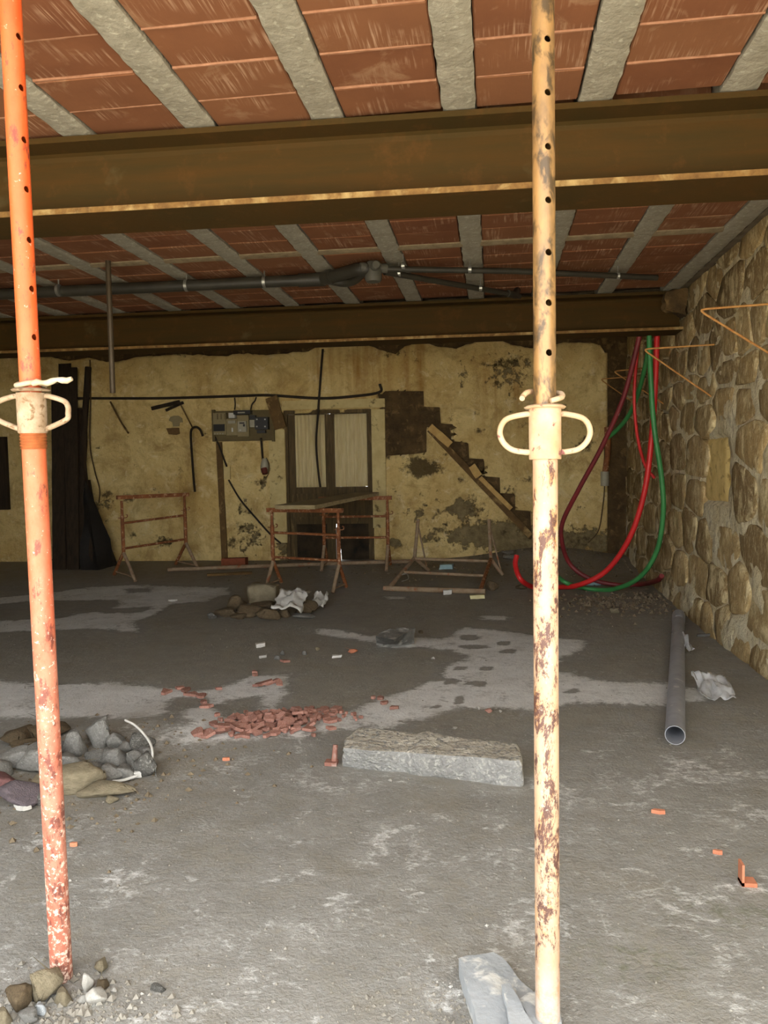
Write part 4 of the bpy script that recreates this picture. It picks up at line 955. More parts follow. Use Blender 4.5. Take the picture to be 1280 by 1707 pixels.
# pvc pipe
pa, pb = fl(1125, 1243), fl(1131, 1040)
ra = 0.05; pa.z += ra + 0.004; pb = onz(1131, 1026, ra + 0.01)
pp = root('pvc_pipe', (pa + pb) / 2 - Vector((0, 0, ra)), 'grey plastic drain pipe lying on the floor along the stone wall', 'pipe')
MB().tube([pa, pb], ra, 28, hollow=0.004).build('tube', PVCG, pp, True)
dd = (pb - pa).normalized(); MB().tube([pb - dd * 0.28, pb - dd * 0.26, pb], [ra + 0.001, ra + 0.006, ra + 0.006], 28, hollow=0.005).build('socket', PVCG, pp, True)

# ------------------------------------------------------------------ hanging conduits
def hose(pts, r, mat, label):
    P = spline(pts, 14); L = [0]
    for a, b in zip(P, P[1:]): L.append(L[-1] + (b - a).length)
    n = int(L[-1] / 0.011); R_ = []; Q = []; j = 0
    for i in range(n + 1):
        s_ = L[-1] * i / n
        while j < len(L) - 2 and L[j + 1] < s_: j += 1
        t = (s_ - L[j]) / max(1e-9, L[j + 1] - L[j]); Q.append(P[j].lerp(P[j + 1], t)); R_.append(r * (1.0 if i % 2 else 0.88))
    o = MB().tube(Q, R_, 10).build('conduit_hose', mat, None, True); return tag(recenter(o), label, 'hose', 'hanging corrugated conduits')
def hp(*L): return [ony(x, y, Y) for (x, y, Y) in L]
def fz(x, y, up): p = fl(x, y); p.z += up; return p
BT = 8.0
hose(hp((1072, 535, BT), (1066, 560, BT), (1040, 660, 8.2), (1003, 745, 8.4), (965, 815, 8.6), (938, 870, 8.8), (937, 905, 8.9)) + hp((950, 940, 9.0), (980, 963, 8.95)) + [fz(1025, 979, .03), fz(1068, 979, .035)] + hp((1094, 968, 8.1), (1103, 960, 7.9)), 0.027, H_DRED, 'dark red conduit bowing left and curling onto the floor')
hose(hp((1097, 530, 8.0), (1095, 560, 8.0), (1092, 640, 8.0), (1086, 730, 8.05), (1074, 820, 8.1), (1050, 895, 8.2), (1012, 950, 8.35), (965, 975, 8.5)) + [fz(925, 984, .035), fz(890, 984, .035)] + hp((868, 966, 8.6), (859, 942, 8.7), (861, 926, 8.75)), 0.030, H_RED, 'bright red conduit sweeping to the floor and past the cream prop')
hose(hp((1083, 530, 7.9), (1082, 560, 7.9), (1084, 620, 7.9), (1090, 710, 7.9), (1103, 800, 7.95), (1105, 860, 8.0), (1094, 920, 8.1), (1065, 963, 8.25)) + [fz(1020, 987, .03), fz(975, 985, .03)] + hp((945, 972, 8.6), (930, 962, 8.7)), 0.027, H_GRN, 'green conduit hanging nearest the stone wall and looping to the floor')
hose(hp((1085, 530, 8.3), (1081, 580, 8.3), (1068, 640, 8.5), (1052, 685, 8.7), (1030, 715, 8.9), (1008, 733, 9.1)), 0.026, H_GRN, 'short green conduit bending left behind the dark red one')
hose(hp((1068, 530, 8.4), (1062, 590, 8.4), (1057, 660, 8.4), (1062, 725, 8.45), (1075, 775, 8.5), (1091, 797, 8.5)), 0.018, H_RED, 'thin red conduit ending in mid-air before the stone wall')

# ------------------------------------------------------------------ bent rebars in the stone wall
def rebar(u, t, l, label, over=None):
    U_, L_ = onx(u[0], u[1], 1.82), onx(l[0], l[1], 1.82); Y = (U_.y + L_.y) / 2; T = ony(t[0], t[1], Y)
    U_.x += 0.05; L_.x += 0.05
    a = (U_ - T).normalized(); b = (L_ - T).normalized()
    pts = [U_, T + a * 0.06] + spline([T + a * 0.05, T + a * 0.012 + b * 0.012, T + b * 0.05], 5) + [T + b * 0.06, L_]
    o = MB().tube(pts, 0.0075, 8).build('bent_rebar', REBAR, None, True); tag(recenter(o), label, 'rebar', 'bent bars sticking out of the stone wall')
rebar((1300, 505), (1163, 516), (1290, 603), 'rusty bent bar in stone wall, nearest and highest of four')
rebar((1192, 574), (1071, 582), (1185, 668), 'rusty bent bar in stone wall, second nearest of four')
rebar((1093, 611), (1022, 619), (1110, 681), 'rusty bent bar in stone wall, third from the near end')
rebar((1060, 627), (1000, 632), (1052, 673), 'rusty bent bar in stone wall, farthest and smallest of four')
# white downpipe stub and cable at the far corner
p = onw(1008, 810, 0.05); q = onw(1008, 786, 0.05)
dpipe = root('conduit_stub', p, 'short white pipe stub with thin cable at the far right corner', 'pipe'); MB().tube([p, q], 0.055, 16, hollow=0.006).build('stub', PLGREY, dpipe, True)
MB().tube(spline([onw(1007, 735, .06), onw(1008, 800, .07), onw(1004, 850, .08), onw(997, 885, .1), onw(980, 905, .12)], 6), 0.008, 6).build('cable', CABLEB, dpipe, True)
MB().tube(spline([onw(1012, 712, .04), onw(1013, 745, .05), onw(1009, 786, .05)], 6), 0.04, 10).build('rusty_sleeve', TRUST, dpipe, True)

# ------------------------------------------------------------------ ceiling drain pipe
DP = 2.965
def cz(x, y, z=DP): return onz(x, y, z)
a = cz(-60, 490); b = cz(204, 481); e = cz(530, 466)
dpv = root('drain_pipe', cz(204, 481), 'dark plastic drain pipe slung under the ceiling with branches', 'pipe')
e = b + (e - b); j = cz(622, 449)
MB().tube([a + (b - a), e] if False else [b + (b - e).normalized() * 2.6, e], 0.046, 18).build('main_pipe', PVCD, dpv, True)
n1 = e + (e - b).normalized() * 0.06
MB().tube([e - (e - b).normalized() * 0.16, n1], 0.054, 18).build('socket', PVCD, dpv, True)
w1 = cz(562, 459)
MB().tube(spline([n1 - (e - b).normalized() * 0.03, w1, cz(598, 449), j], 6), 0.050, 16).build('branch_elbow', PVCD, dpv, True)
MB().tube(spline([n1, cz(575, 471, 2.93), cz(592, 466, 2.93), cz(604, 455, 2.94), j], 6), 0.036, 14).build('branch_elbow', PVCD, dpv, True)
MB().tube([cz(545, 463), cz(552, 461)], 0.058, 18).build('socket', PVCD, dpv, True)
jb = bpy.data.objects.new('junction', None); COL.objects.link(jb); jb.parent = dpv; jb.empty_display_size = .1
MB().tube([Vector((j.x, j.y, 2.87)), Vector((j.x, j.y, 2.89)), Vector((j.x, j.y, 3.0)), Vector((j.x, j.y, 3.02))], [0.055, 0.066, 0.066, 0.05], 20).build('drum', PVCJ, jb, True)
for ang in (10, 80, 150, 215, 290):
    dv = Vector((math.cos(math.radians(ang)), math.sin(math.radians(ang)), 0)); s0 = Vector((j.x, j.y, 2.972))
    MB().tube([s0 + dv * 0.05, s0 + dv * 0.105, s0 + dv * 0.115], [0.036, 0.036, 0.028], 14).build('stub', PVCJ, jb, True)
MB().tube([j + Vector((0.06, 0, 0)), cz(860, 452), cz(1095, 463)], 0.024, 12).build('thin_pipe', PVCD, dpv, True)
MB().tube([j + Vector((0.08, 0.06, -0.01)), cz(850, 490), cz(866, 494)], 0.024, 12).build('thin_pipe', PVCD, dpv, True)
MB().tube([cz(846, 489), cz(858, 492), cz(862, 484, 3.03)], 0.032, 12).build('elbow', PVCD, dpv, True)
def clip_(x, y, r, p=None):
    q = cz(x, y); m = MB(); dirx = (e - b).normalized()
    m.tube([q - dirx * 0.012, q + dirx * 0.012], r, 16); m.tube([q + Vector((0, 0, r - 0.004)), Vector((q.x, q.y, CZ + 0.004))], 0.006, 6); m.build('clip', GALV, dpv, True)
for (x, y, r) in ((98, 484, .050), (311, 476, .050), (441, 470, .050), (672, 443, .028), (783, 449, .028), (1030, 460, .028), (665, 455, .028), (801, 480, .028)): clip_(x, y, r)
# hanging tube
t = onz(180, 437, CZ); bb = ony(188, 655, t.y)
tag(recenter(MB().tube([bb, Vector((t.x, t.y, CZ + 0.01))], 0.021, 14, hollow=0.003).build('hanging_tube', DARKSTEEL, None, True)), 'thin steel tube hanging down from the ceiling at left', 'tube')

# ------------------------------------------------------------------ things on the rear wall
def wt(pts, r, name, mat, label, cat, seg=8, n=6, parent=None):
    P = [onw(*p) for p in pts]; o = MB().tube(spline(P, n), r, seg).build(name, mat, parent, True)
    return tag(recenter(o), label, cat) if parent is None else o
wt([(120, 664, .07), (170, 664, .07), (260, 664, .075), (340, 662, .075), (400, 660, .075), (450, 659, .075), (530, 664, .07), (585, 661, .07), (632, 654, .06), (633, 640, .06)], 0.019, 'cable_bundle', CABLE, 'black cable bundle running level along the rear wall above the door', 'cable')
wt([(538, 582, .08), (535, 620, .08), (530, 690, .1), (527, 740, .1), (531, 790, .1), (534, 812, .1)], 0.016, 'hanging_cable', CABLE, 'dark cable hanging in front of the left door curtain', 'cable')
wt([(150, 600, .1), (151, 660, .1), (150, 740, .1), (158, 785, .08), (166, 815, .07), (165, 838, .06)], 0.010, 'hanging_cable', CABLEB, 'thin brown cable curving down the wall beside the dark boards', 'cable')
wt([(184, 670, .06), (200, 700, .2), (214, 722, .28)], 0.013, 'wall_bracket', WOODB, 'short thin rod slanting off the wall below the hanging tube', 'bracket')
wt([(300, 672, .07), (309, 690, .14), (321, 713, .2)], 0.010, 'wall_bracket', WOODB, 'thin rod slanting off the wall above the hanging cane', 'bracket')
wt([(338, 727, .22), (334, 717, .22), (328, 712, .22), (321, 714, .21), (318, 724, .21), (320, 760, .21), (323, 800, .21), (325, 820, .21)], 0.017, 'walking_cane', WOODD, 'dark hook-handled cane hanging on the rear wall', 'cane')
# scraps of board tucked under the cable
for (a, b, w, lab, mt) in (((252, 681), (300, 670), .05, 'short dark board tucked under the wall cable left of the meter board', WOODD), ((276, 684), (306, 671), .035, 'thin dark stick tucked under the wall cable beside the short board', WOODD)):
    p, q = onw(*a, .11), onw(*b, .09); d = (q - p).normalized(); up = Vector((0, 0, 1)); m = MB()
    R_ = Matrix.Rotation(math.atan2((q - p).z, (q - p).x), 3, 'Y').inverted()
    m.box((p + q) / 2, ((q - p).length, 0.03, w), Matrix.Rotation(-math.atan2((q - p).z, (q - p).x), 3, 'Y')); tag(recenter(m.build('board_scrap', mt)), lab, 'board')
def wboard(a, b, w, th, off, name, mat, label, cat, parent=None):
    p, q = onw(*a, off), onw(*b, off); ang = math.atan2((q - p).z, (q - p).x); L = (q - p).length
    R_ = Matrix.Rotation(-ang, 3, 'Y'); c = []
    for z in (-w / 2, w / 2):
        for y in (-th / 2, th / 2):
            for x in (-L / 2, L / 2): c.append((p + q) / 2 + R_ @ Vector((x, y, z)))
    o = hexa(name, [c[0], c[1], c[2], c[3], c[4], c[5], c[6], c[7]], mat, parent, (16, 2, 3), 0.006, 9, a[0])
    return tag(recenter(o), label, cat) if parent is None else o
wboard((452, 662), (468, 714), 0.17, 0.035, 0.10, 'leaning_board', WOODB, 'brown board slanting beside the meter board at the door corner', 'board')
# stair scar stringer
wboard((716, 716), (884, 893), 0.085, 0.06, 0.045, 'stair_stringer', WOODB, 'long diagonal timber stringer of the vanished stair', 'timber')
wboard((716, 711), (751, 742), 0.10, 0.05, 0.075, 'stair_timber', M('pale_timber', (206, 172, 108), (176, 140, 84), 8, 0.9, 20, 0.5), 'pale broken timber strip at the top of the stair stringer', 'timber')
wboard((786, 776), (798, 794), 0.10, 0.05, 0.07, 'stair_timber', bpy.data.materials['pale_timber'], 'small pale timber fragment midway down the stair stringer', 'timber')
wboard((800, 796), (852, 848), 0.06, 0.04, 0.08, 'stair_timber', bpy.data.materials['pale_timber'], 'pale timber strip on the lower half of the stair stringer', 'timber')
# bare masonry stones inside the stair scar
rs = random.Random(4); SCX = [W2(q) for q in STAIR]; zz = min(p[1] for p in SCX)
while zz < max(p[1] for p in SCX):
    h_ = rs.uniform(0.09, 0.15); xx = min(p[0] for p in SCX)
    while xx < max(p[0] for p in SCX):
        w_ = rs.uniform(0.14, 0.34); cxx, czz = xx + w_ / 2, zz + h_ / 2
        if inpoly(cxx, czz, SCX) > 0.0:
            a, b, c, d = xx + .008, xx + w_ - .008, zz + .008, zz + h_ - .008; y0 = wy(cxx)
            hexa('stone', [(a, y0 + .012, c), (b, y0 + .012, c), (a, y0 + .06, c), (b, y0 + .06, c), (a, y0 + .012, d), (b, y0 + .012, d), (a, y0 + .06, d), (b, y0 + .06, d)], MASON, wall, (3, 1, 2), 0.012, 8, xx)
        xx += w_
    zz += h_
# meter board
mbd = root('meter_board', onw(405, 736, .03), 'wooden meter board with old electricity meter and switches on rear wall', 'meter board')
wpx(354, 456, 683, 736, 0.06, 0.03, 'board', PANELB, mbd)
for (x0, x1, y0, y1, t) in ((354, 456, 683, 686, .085), (354, 456, 733, 736, .085), (354, 357, 683, 736, .085), (453, 456, 683, 736, .085)): wpx(x0, x1, y0, y1, t, 0.03, 'board_rim', PANELB, mbd)
fb = wpx(356, 376, 688, 725, 0.14, 0.06, 'fuse_box', PLBEIGE, mbd)
wpx(356, 374, 707, 719, 0.15, 0.14, 'window', PLBLACK, fb)
for k in range(3): wpx(357.5 + k * 6, 362 + k * 6, 690, 699, 0.165, 0.14, 'fuse', PLBEIGE, fb)
for k in range(4): wpx(357 + k * 4.4, 359 + k * 4.4, 722, 724, 0.15, 0.14, 'screw', PLGREY, fb)
sb = wpx(377, 395, 698, 726, 0.12, 0.06, 'switch_box', PLBEIGE, mbd)
wpx(380, 392, 701, 706, 0.135, 0.12, 'cover', PLGREY, sb); wpx(386, 388, 713, 720, 0.135, 0.12, 'lever', PAPER, sb)
lg = wpx(381, 391, 688, 697, 0.14, 0.06, 'reflective_paper', PAPER, mbd)  # white reflective paper on the board, gives no light itself
mt_ = wpx(396, 414, 692, 728, 0.11, 0.06, 'meter_back', PLBEIGE, mbd)
me_ = wpx(396.5, 410, 702, 720, 0.16, 0.11, 'meter', PLGREY, mbd)
wpx(399, 407, 704, 706.5, 0.165, 0.16, 'counter_window', PLBLACK, me_); wpx(405, 408, 707, 711, 0.165, 0.16, 'disc_window', PLBLACK, me_); wpx(399, 402, 716, 718, 0.165, 0.16, 'seal', PAPER, me_)
bx_ = wpx(389, 417, 683.5, 691, 0.16, 0.06, 'terminal_box', PLBLACK, mbd); wpx(396, 408, 686.5, 689, 0.165, 0.16, 'name_plate', PLGREY, bx_)
wpx(416, 424, 700, 712, 0.13, 0.06, 'relay', PLGREY, mbd); wpx(416, 425, 692, 699, 0.13, 0.06, 'relay', PLBLACK, mbd)
br = wpx(425, 446, 695, 716, 0.15, 0.06, 'breaker', PLBLACK, mbd)
for (x, y) in ((428, 699), (441.5, 699), (428, 711), (441.5, 711)): wpx(x - 1.2, x + 1.2, y - 1.2, y + 1.2, 0.16, 0.15, 'screw', PAPER, br)
wpx(428, 442, 717, 722, 0.12, 0.06, 'switch_lever', PLBLACK, mbd)
MB().tube(spline([onw(418, 683, .08), onw(420, 674, .06), onw(425, 668, .07), onw(427, 662, .08)], 5), 0.01, 6).build('lead', CABLE, mbd, True)
MB().tube(spline([onw(391, 683, .08), onw(392, 674, .06), onw(391, 663, .08)], 5), 0.01, 6).build('lead', CABLE, mbd, True)
# brown conduit from board to brick
p, q = onw(367, 737, .03), onw(373, 932, .03)
m = MB(); m.box((p + q) / 2, (0.085, 0.04, (p - q).length), Matrix.Rotation(-0.02, 3, 'Y')); tag(recenter(m.build('wooden_conduit', WOODB)), 'brown wooden cable casing running from meter board to the floor', 'cable casing')
ext = root('extension_cable', onw(450, 880, .05), 'dark cable with small pale junction slanting across the wall below the meter board', 'cable')
MB().tube(spline([onw(358, 728, .07), onw(366, 745, .07), onw(372, 762, .07), onw(378, 778, .05)], 5), 0.014, 8).build('cable', CABLE, ext, True)
MB().tube(spline([onw(381, 800, .05), onw(400, 832, .05), (onw(425, 862, .06)), onw(450, 890, .08), onw(468, 906, .1)], 5), 0.013, 8).build('cable', CABLE, ext, True)
wpx(373, 383, 778, 799, 0.06, 0.02, 'junction', TRIMPL, ext)
# hanging socket
sk = root('hanging_socket', onw(441, 790, .06), 'grey plug socket with red front hanging on a short cable below the meter board', 'socket')
MB().tube([onw(435, 730, .07), onw(438, 766, .07)], 0.016, 8).build('cable', CABLE, sk, True)
p, q = onw(441, 764, .08), onw(441, 788, .08); c = p.lerp(q, .5)
MB().tube([p, p.lerp(q, .2), p.lerp(q, .55), q], [0.03, 0.045, 0.06, 0.05], 12).build('housing', PLGREY, sk, True)
MB().tube([onw(440, 781, .1), onw(442, 790, .12)], [0.05, 0.04], 12).build('red_front', PLRED, sk, True)
MB().tube(spline([onw(444, 763, .06), onw(449, 775, .07), onw(448, 788, .07), onw(444, 796, .07)], 5), 0.006, 6).build('wire', CABLEB, sk, True)
for (x, y, lab) in ((452, 748, 'small round wall rosette, upper one beside the door surround'), (451, 769, 'small round wall rosette, lower one beside the door surround')):
    a, b = onw(x, y, 0.0), onw(x, y, 0.06); m = MB(); m.tube([a, b, b + (b - a).normalized() * 0.008], [0.03, 0.03, 0.02], 14); tag(recenter(m.build('wall_rosette', TRIMPL, None, True)), lab, 'rosette')
# peeled plaster patches, built as thin raised shapes left of the cane
def wpoly(pts, off, th, name, mat, label, cat):
    F_ = [onw(x, y, off) for x, y in pts]; B_ = [p + Vector((0, th, 0)) for p in F_]; n = len(F_); m = MB()
    m.add(F_ + B_, [tuple(range(n - 1, -1, -1)), tuple(range(n, 2 * n))] + [(i, (i + 1) % n, n + (i + 1) % n, n + i) for i in range(n)]); return tag(recenter(m.build(name, mat)), label, cat)
wpoly([(281, 701), (284, 695), (290, 693), (297, 693), (303, 697), (304, 704), (299, 704), (298, 711), (288, 711), (287, 704)], 0.045, 0.02, 'peeled_patch', PLBEIGE, 'pale peeled plaster patch on the wall left of the cane', 'paper')
wpoly([(277, 714), (290, 713), (298, 713), (299, 723), (293, 725), (281, 724)], 0.045, 0.02, 'peeled_patch', WOODB, 'brown peeled plaster patch just below the pale one on wall', 'paper')

# ------------------------------------------------------------------ dark boards leaning in the left corner
rb = random.Random(9); G = 'dark boards leaning in the corner'
LEAN = [(84, 107, 640, 88, 950), (96, 118, 606, 100, 952), (108, 128, 612, 112, 950), (120, 136, 680, 128, 948), (128, 142, 760, 142, 946), (132, 150, 800, 155, 944), (90, 104, 720, 95, 955)]
for i, (x0, x1, yt, xb, yb) in enumerate(LEAN):
    Yb = 9.85 + 0.06 * (i % 2) + 0.01 * i; w = (x1 - x0) / FPX * 10.2
    pb_ = base(xb + 10, yb, Yb); pt_ = onw((x0 + x1) / 2, yt, 0.16 - 0.05 * (i % 2) + 0.004 * i); d = pt_ - pb_; sd = Vector((w / 2, 0.005, 0)); th = Vector((0, 0.03, 0))
    o = hexa('leaning_board', [pb_ - sd, pb_ + sd, pb_ - sd + th, pb_ + sd + th, pt_ - sd, pt_ + sd, pt_ - sd + th, pt_ + sd + th], WOODD, None, (2, 1, 14), 0.006, 4, i)
    tag(recenter(o), ('%s dark board leaning on the rear wall beside the orange prop, %s' % (('broad', 'tallest', 'tall', 'shorter', 'low', 'lowest', 'loose')[i], ('leftmost at back', 'second from left', 'third from left', 'fourth from left', 'fifth from left', 'rightmost', 'leftmost in front')[i])), 'board', G)
p, q = base(136, 880, 10.2), onw(147, 612, 0.13); p.z = zf(p.x, p.y)
tag(recenter(MB().tube(spline([p + Vector((-.02, 0, 0)), p.lerp(q, .5) + Vector((-.05, 0, 0)), q], 8), [0.06] * 5 + [0.055] * 6 + [0.045] * 6, 8).build('leaning_pole', WOODD, None, True)), 'dark pole leaning on the wall right of the dark boards', 'pole')
def heap(px, py, wpx_, hpx, Y, mat, label, name, cat, seed):
    p = base(px, py, Y); k = Y / FPX; w, h = wpx_ * k, hpx * k; m = MB(); n, r = 18, 9
    for j in range(r + 1):
        t = j / r
        for i in range(n):
            a = 2 * math.pi * i / n; rad = (1 - t) ** 0.75 * (1 + 0.12 * math.sin(i * 2.1 + t * 3) + 0.5 * nz(math.cos(a), math.sin(a), seed + t * 2, 1.6))
            m.v.append(Vector((p.x + math.cos(a) * w / 2 * rad - w * 0.42 * t, p.y + math.sin(a) * 0.25 * rad + 0.12 * t, p.z - 0.02 + h * t * (1 + 0.12 * nz(a, t, seed, 2)))))
    m.f = [(j * n + i, j * n + (i + 1) % n, (j + 1) * n + (i + 1) % n, (j + 1) * n + i) for j in range(r) for i in range(n)]
    return tag(recenter(m.build(name, mat, None, True)), label, cat)
heap(163, 942, 60, 150, 10.1, BLACKSH, 'slumped black plastic sheeting heaped beside the dark boards', 'plastic_sheeting', 'sheeting', 3.3)
wpx(-8, 8, 728, 850, 0.11, 0.05, 'timber_post', WOODD, None); tag(recenter(bpy.data.objects['timber_post']), 'dark timber upright fixed on the wall at far left edge', 'timber')

# ------------------------------------------------------------------ rubble heap at the left
G = 'grey rubble in the left heap'; LB = 'angular grey rubble stone in the heap behind the orange prop'
P1 = [(60, 1236, 80, 26, BROWNST), (18, 1246, 80, 30, BROWNST), (120, 1262, 46, 48, GREYST), (156, 1252, 46, 62, GREYST), (190, 1252, 36, 36, GREYST), (228, 1256, 50, 34, DARKRK), (112, 1288, 50, 42, GREYST), (150, 1285, 46, 40, GREYST), (188, 1284, 50, 42, GREYST), (216, 1278, 34, 28, GREYST), (236, 1300, 54, 50, DARKRK), (62, 1290, 96, 46, GREYST), (16, 1286, 60, 38, GREYST), (140, 1305, 56, 40, GREYST), (176, 1306, 50, 30, GREYST), (206, 1300, 44, 30, GREYST), (30, 1262, 60, 30, BROWNST), (-10, 1300, 50, 40, GREYST), (84, 1264, 40, 30, GREYST), (205, 1258, 26, 24, GREYST), (240, 1268, 30, 24, GREYST)]
for i, (x, y, w, h, mt) in enumerate(P1): rock(x, y, w, h, mt, i + 1, LB, 'stone', G)
rock(100, 1332, 120, 52, OCHRE, 4, 'large ochre boulder at the front of the left rubble heap', rot=0.2, dr=0.6)
rock(170, 1334, 96, 30, OCHRE, 2, 'flat ochre stone at the front right of the left rubble heap', rot=0.35, dr=0.5)
rock(182, 1340, 24, 12, OCHRE, 6, 'small ochre chip in front of the left rubble heap')
rock(24, 1350, 80, 50, PURPST, 5, 'purplish-grey stone at the near left corner of the rubble heap', rot=-0.5)
rock(-4, 1320, 60, 36, M('reddish_stone', (136, 96, 92), (112, 80, 78), 9, 0.9, 30, 0.7), 7, 'dull red stone at far left in the rubble heap')
rock(58, 1344, 40, 30, DARKRK, 8, 'dark stone wedged between the purplish and ochre stones')
def strip(pts, r, name, label, mat=PAPER):
    o = MB().tube(spline([fz(x, y, u) for x, y, u in pts], 6), r, 8).build(name, mat, None, True); return tag(recenter(o), label, 'strip')
strip([(211, 1252, .16), (228, 1262, .16), (246, 1276, .14), (255, 1290, .12), (254, 1300, .06)], 0.006, 'plastic_strip', 'bent white plastic strip on the right of the rubble heap')
strip([(188, 1306, .01), (205, 1306, .015), (220, 1303, .02), (228, 1300, .02)], 0.007, 'plastic_strip', 'straight white plastic strip in front of the rubble heap')
strip([(161, 1300, .05), (175, 1302, .05), (192, 1298, .05)], 0.008, 'plastic_strip', 'short white plastic strip among the grey rubble')
litter(222, 1300, 26, 8, PAPER, 'white paper scrap at the right foot of the rubble heap', 'paper_scrap', 'litter', 0.5, 0.03)
litter(32, 1352, 24, 6, PAPER, 'white paper scrap in front of the purplish stone', 'paper_scrap', 'litter', -0.5, 0.02)

# ------------------------------------------------------------------ stones round the left prop's foot
for (x, y, w, h, mt, sd, lab) in ((62, 1672, 62, 54, OCHRE, 1, 'largest ochre stone left of the orange prop foot'), (102, 1678, 32, 28, OCHRE, 3, 'small ochre stone below the orange prop foot'), (156, 1678, 36, 34, WHITEST, 5, 'white stone right of the orange prop foot, larger of two'), (142, 1654, 22, 32, WHITEST, 6, 'upright white stone right of the orange prop foot'), (164, 1624, 30, 24, OCHRE, 2, 'ochre pebble farthest right behind the white stones'), (66, 1694, 22, 30, BLUEST, 7, 'pale bluish upright stone in front of the big ochre stone'), (18, 1688, 52, 46, BROWNST, 8, 'brown stone at the lower left corner'), (40, 1712, 36, 26, GREYST, 4, 'grey stone at the bottom edge below the ochre stone'), (170, 1650, 22, 18, BROWNST, 9, 'small brown stone beside the upright white stone'), (135, 1674, 18, 14, WHITEST, 10, 'small white chip between prop foot and white stone'), (188, 1656, 14, 10, WHITEST, 11, 'tiny white chip right of the white stones'), (2, 1712, 30, 30, OCHRE, 12, 'ochre stone cut by the bottom left corner')):
    rock(x, y, w, h, mt, sd, lab)
rock(262, 1654, 30, 12, DARKRK, 3, 'dark splinter of stone on the floor right of orange prop', dr=0.5)

# ------------------------------------------------------------------ broken slab pieces by the right prop
def slabpiece(pts, z0, z1, mat, name, label, seed):
    top = [onz(x, y, z1) for x, y in pts]; bm = bmesh.new()
    tv = [bm.verts.new(p) for p in top]; f_ = bm.faces.new(tv); bm.normal_update()
    if f_.normal.z < 0: f_.normal_flip()
    r_ = bmesh.ops.extrude_face_region(bm, geom=[f_]); nv = [v for v in r_['geom'] if isinstance(v, bmesh.types.BMVert)]
    for v in tv: v.co.z = z0
    bmesh.ops.recalc_face_normals(bm, faces=bm.faces[:])
    bmesh.ops.triangulate(bm, faces=bm.faces[:])
    bmesh.ops.subdivide_edges(bm, edges=bm.edges[:], cuts=3, use_grid_fill=True)
    for v in bm.verts:
        n_ = Vector((nz(v.co.x, v.co.y, seed, 14), nz(v.co.x, v.co.y, seed + 3, 14), nz(v.co.x, v.co.z, seed + 6, 12))); v.co += n_ * 0.006
    me = bpy.data.meshes.new(name); bm.to_mesh(me); bm.free(); me.materials.append(mat); o = bpy.data.objects.new(name, me); COL.objects.link(o); return tag(recenter(o), label, 'stone')
slabpiece([(765, 1600), (780, 1594), (822, 1588), (836, 1595), (860, 1625), (888, 1653), (902, 1690), (905, 1800), (820, 1800), (790, 1680), (775, 1640)], 0.0, 0.05, BLUEST, 'slab_fragment', 'large pale blue-grey slab fragment lying left of the cream prop foot', 1)
slabpiece([(836, 1641), (850, 1638), (862, 1660), (888, 1707), (925, 1790), (885, 1790), (850, 1700)], 0.05, 0.075, BLUEST, 'slab_fragment', 'narrow pale slab splinter lying on top of the large fragment', 5)
slabpiece([(866, 1664), (880, 1655), (905, 1652), (935, 1690), (945, 1800), (905, 1800), (886, 1712)], 0.004, 0.062, BLUEST, 'slab_fragment', 'pale slab fragment touching the foot of the cream prop', 9)

# ------------------------------------------------------------------ terracotta
def shardmesh(sd):
    r_ = random.Random(sd); n = r_.randint(4, 6); bm = bmesh.new()
    ang = sorted(r_.uniform(0, 2 * math.pi) for _ in range(n)); ang = [2 * math.pi * i / n + r_.uniform(-.35, .35) for i in range(n)]
    lo = [bm.verts.new((math.cos(a) * r_.uniform(.35, .55), math.sin(a) * r_.uniform(.3, .5), -0.5)) for a in ang]
    f_ = bm.faces.new(lo); r2 = bmesh.ops.extrude_face_region(bm, geom=[f_])
    for v in r2['geom']:
        if isinstance(v, bmesh.types.BMVert): v.co.z = 0.5
    bmesh.ops.recalc_face_normals(bm, faces=bm.faces[:]); me = bpy.data.meshes.new('tile_shard'); bm.to_mesh(me); bm.free(); me.materials.append(TERRA); return me
SM = [shardmesh(i) for i in range(8)]
rt_ = random.Random(33); G = 'broken terracotta tile heap'; cnt = 0
def shard(px, py, size, lift, label, group, mesh=None):
    p = fl(px, py); o = bpy.data.objects.new('tile_shard', mesh or SM[rt_.randrange(8)]); COL.objects.link(o)
    o.scale = (size, size * rt_.uniform(.6, .95), 0.016); tl = 0.45 if lift > 0.004 else 0.06
    o.rotation_euler = (rt_.uniform(-tl, tl), rt_.uniform(-tl, tl), rt_.uniform(0, 6.28)); o.location = (p.x, p.y, p.z + 0.010 + lift); tag(o, label, 'tile shard', group); return o
for k in range(190):
    u, v = rt_.gauss(0, 0.5), rt_.gauss(0, 0.5)
    if abs(u) > 1 or abs(v) > 1: continue
    x, y = 455 + u * 110 + 0 * v, 1209 + v * 24 - u * 8
    shard(x, y, rt_.uniform(.03, .10), 0.05 * max(0, 1 - math.hypot(u, v)) * rt_.random(), 'small terracotta tile shard in the broken heap on the floor', G)
for k in range(16): shard(540 + rt_.uniform(0, 62), 1196 + rt_.uniform(-8, 8), rt_.uniform(.02, .05), 0, 'crumb of terracotta strewn between tile heap and pale stone block', 'terracotta crumbs by the stone block')
for (x, y, s_) in ((345, 1230, .13), (362, 1226, .12), (330, 1226, .10), (375, 1216, .13), (395, 1220, .14), (420, 1224, .13)): shard(x, y, s_, 0.01, 'larger terracotta shard along the near left edge of the tile heap', 'larger shards of the tile heap')
for (x, y, s_) in ((275, 1156, .12), (310, 1152, .12), (322, 1160, .13), (335, 1162, .10), (300, 1149, .08)): shard(x, y, s_, 0, 'terracotta shard in the small group left of the tile heap', 'shards left of the tile heap')
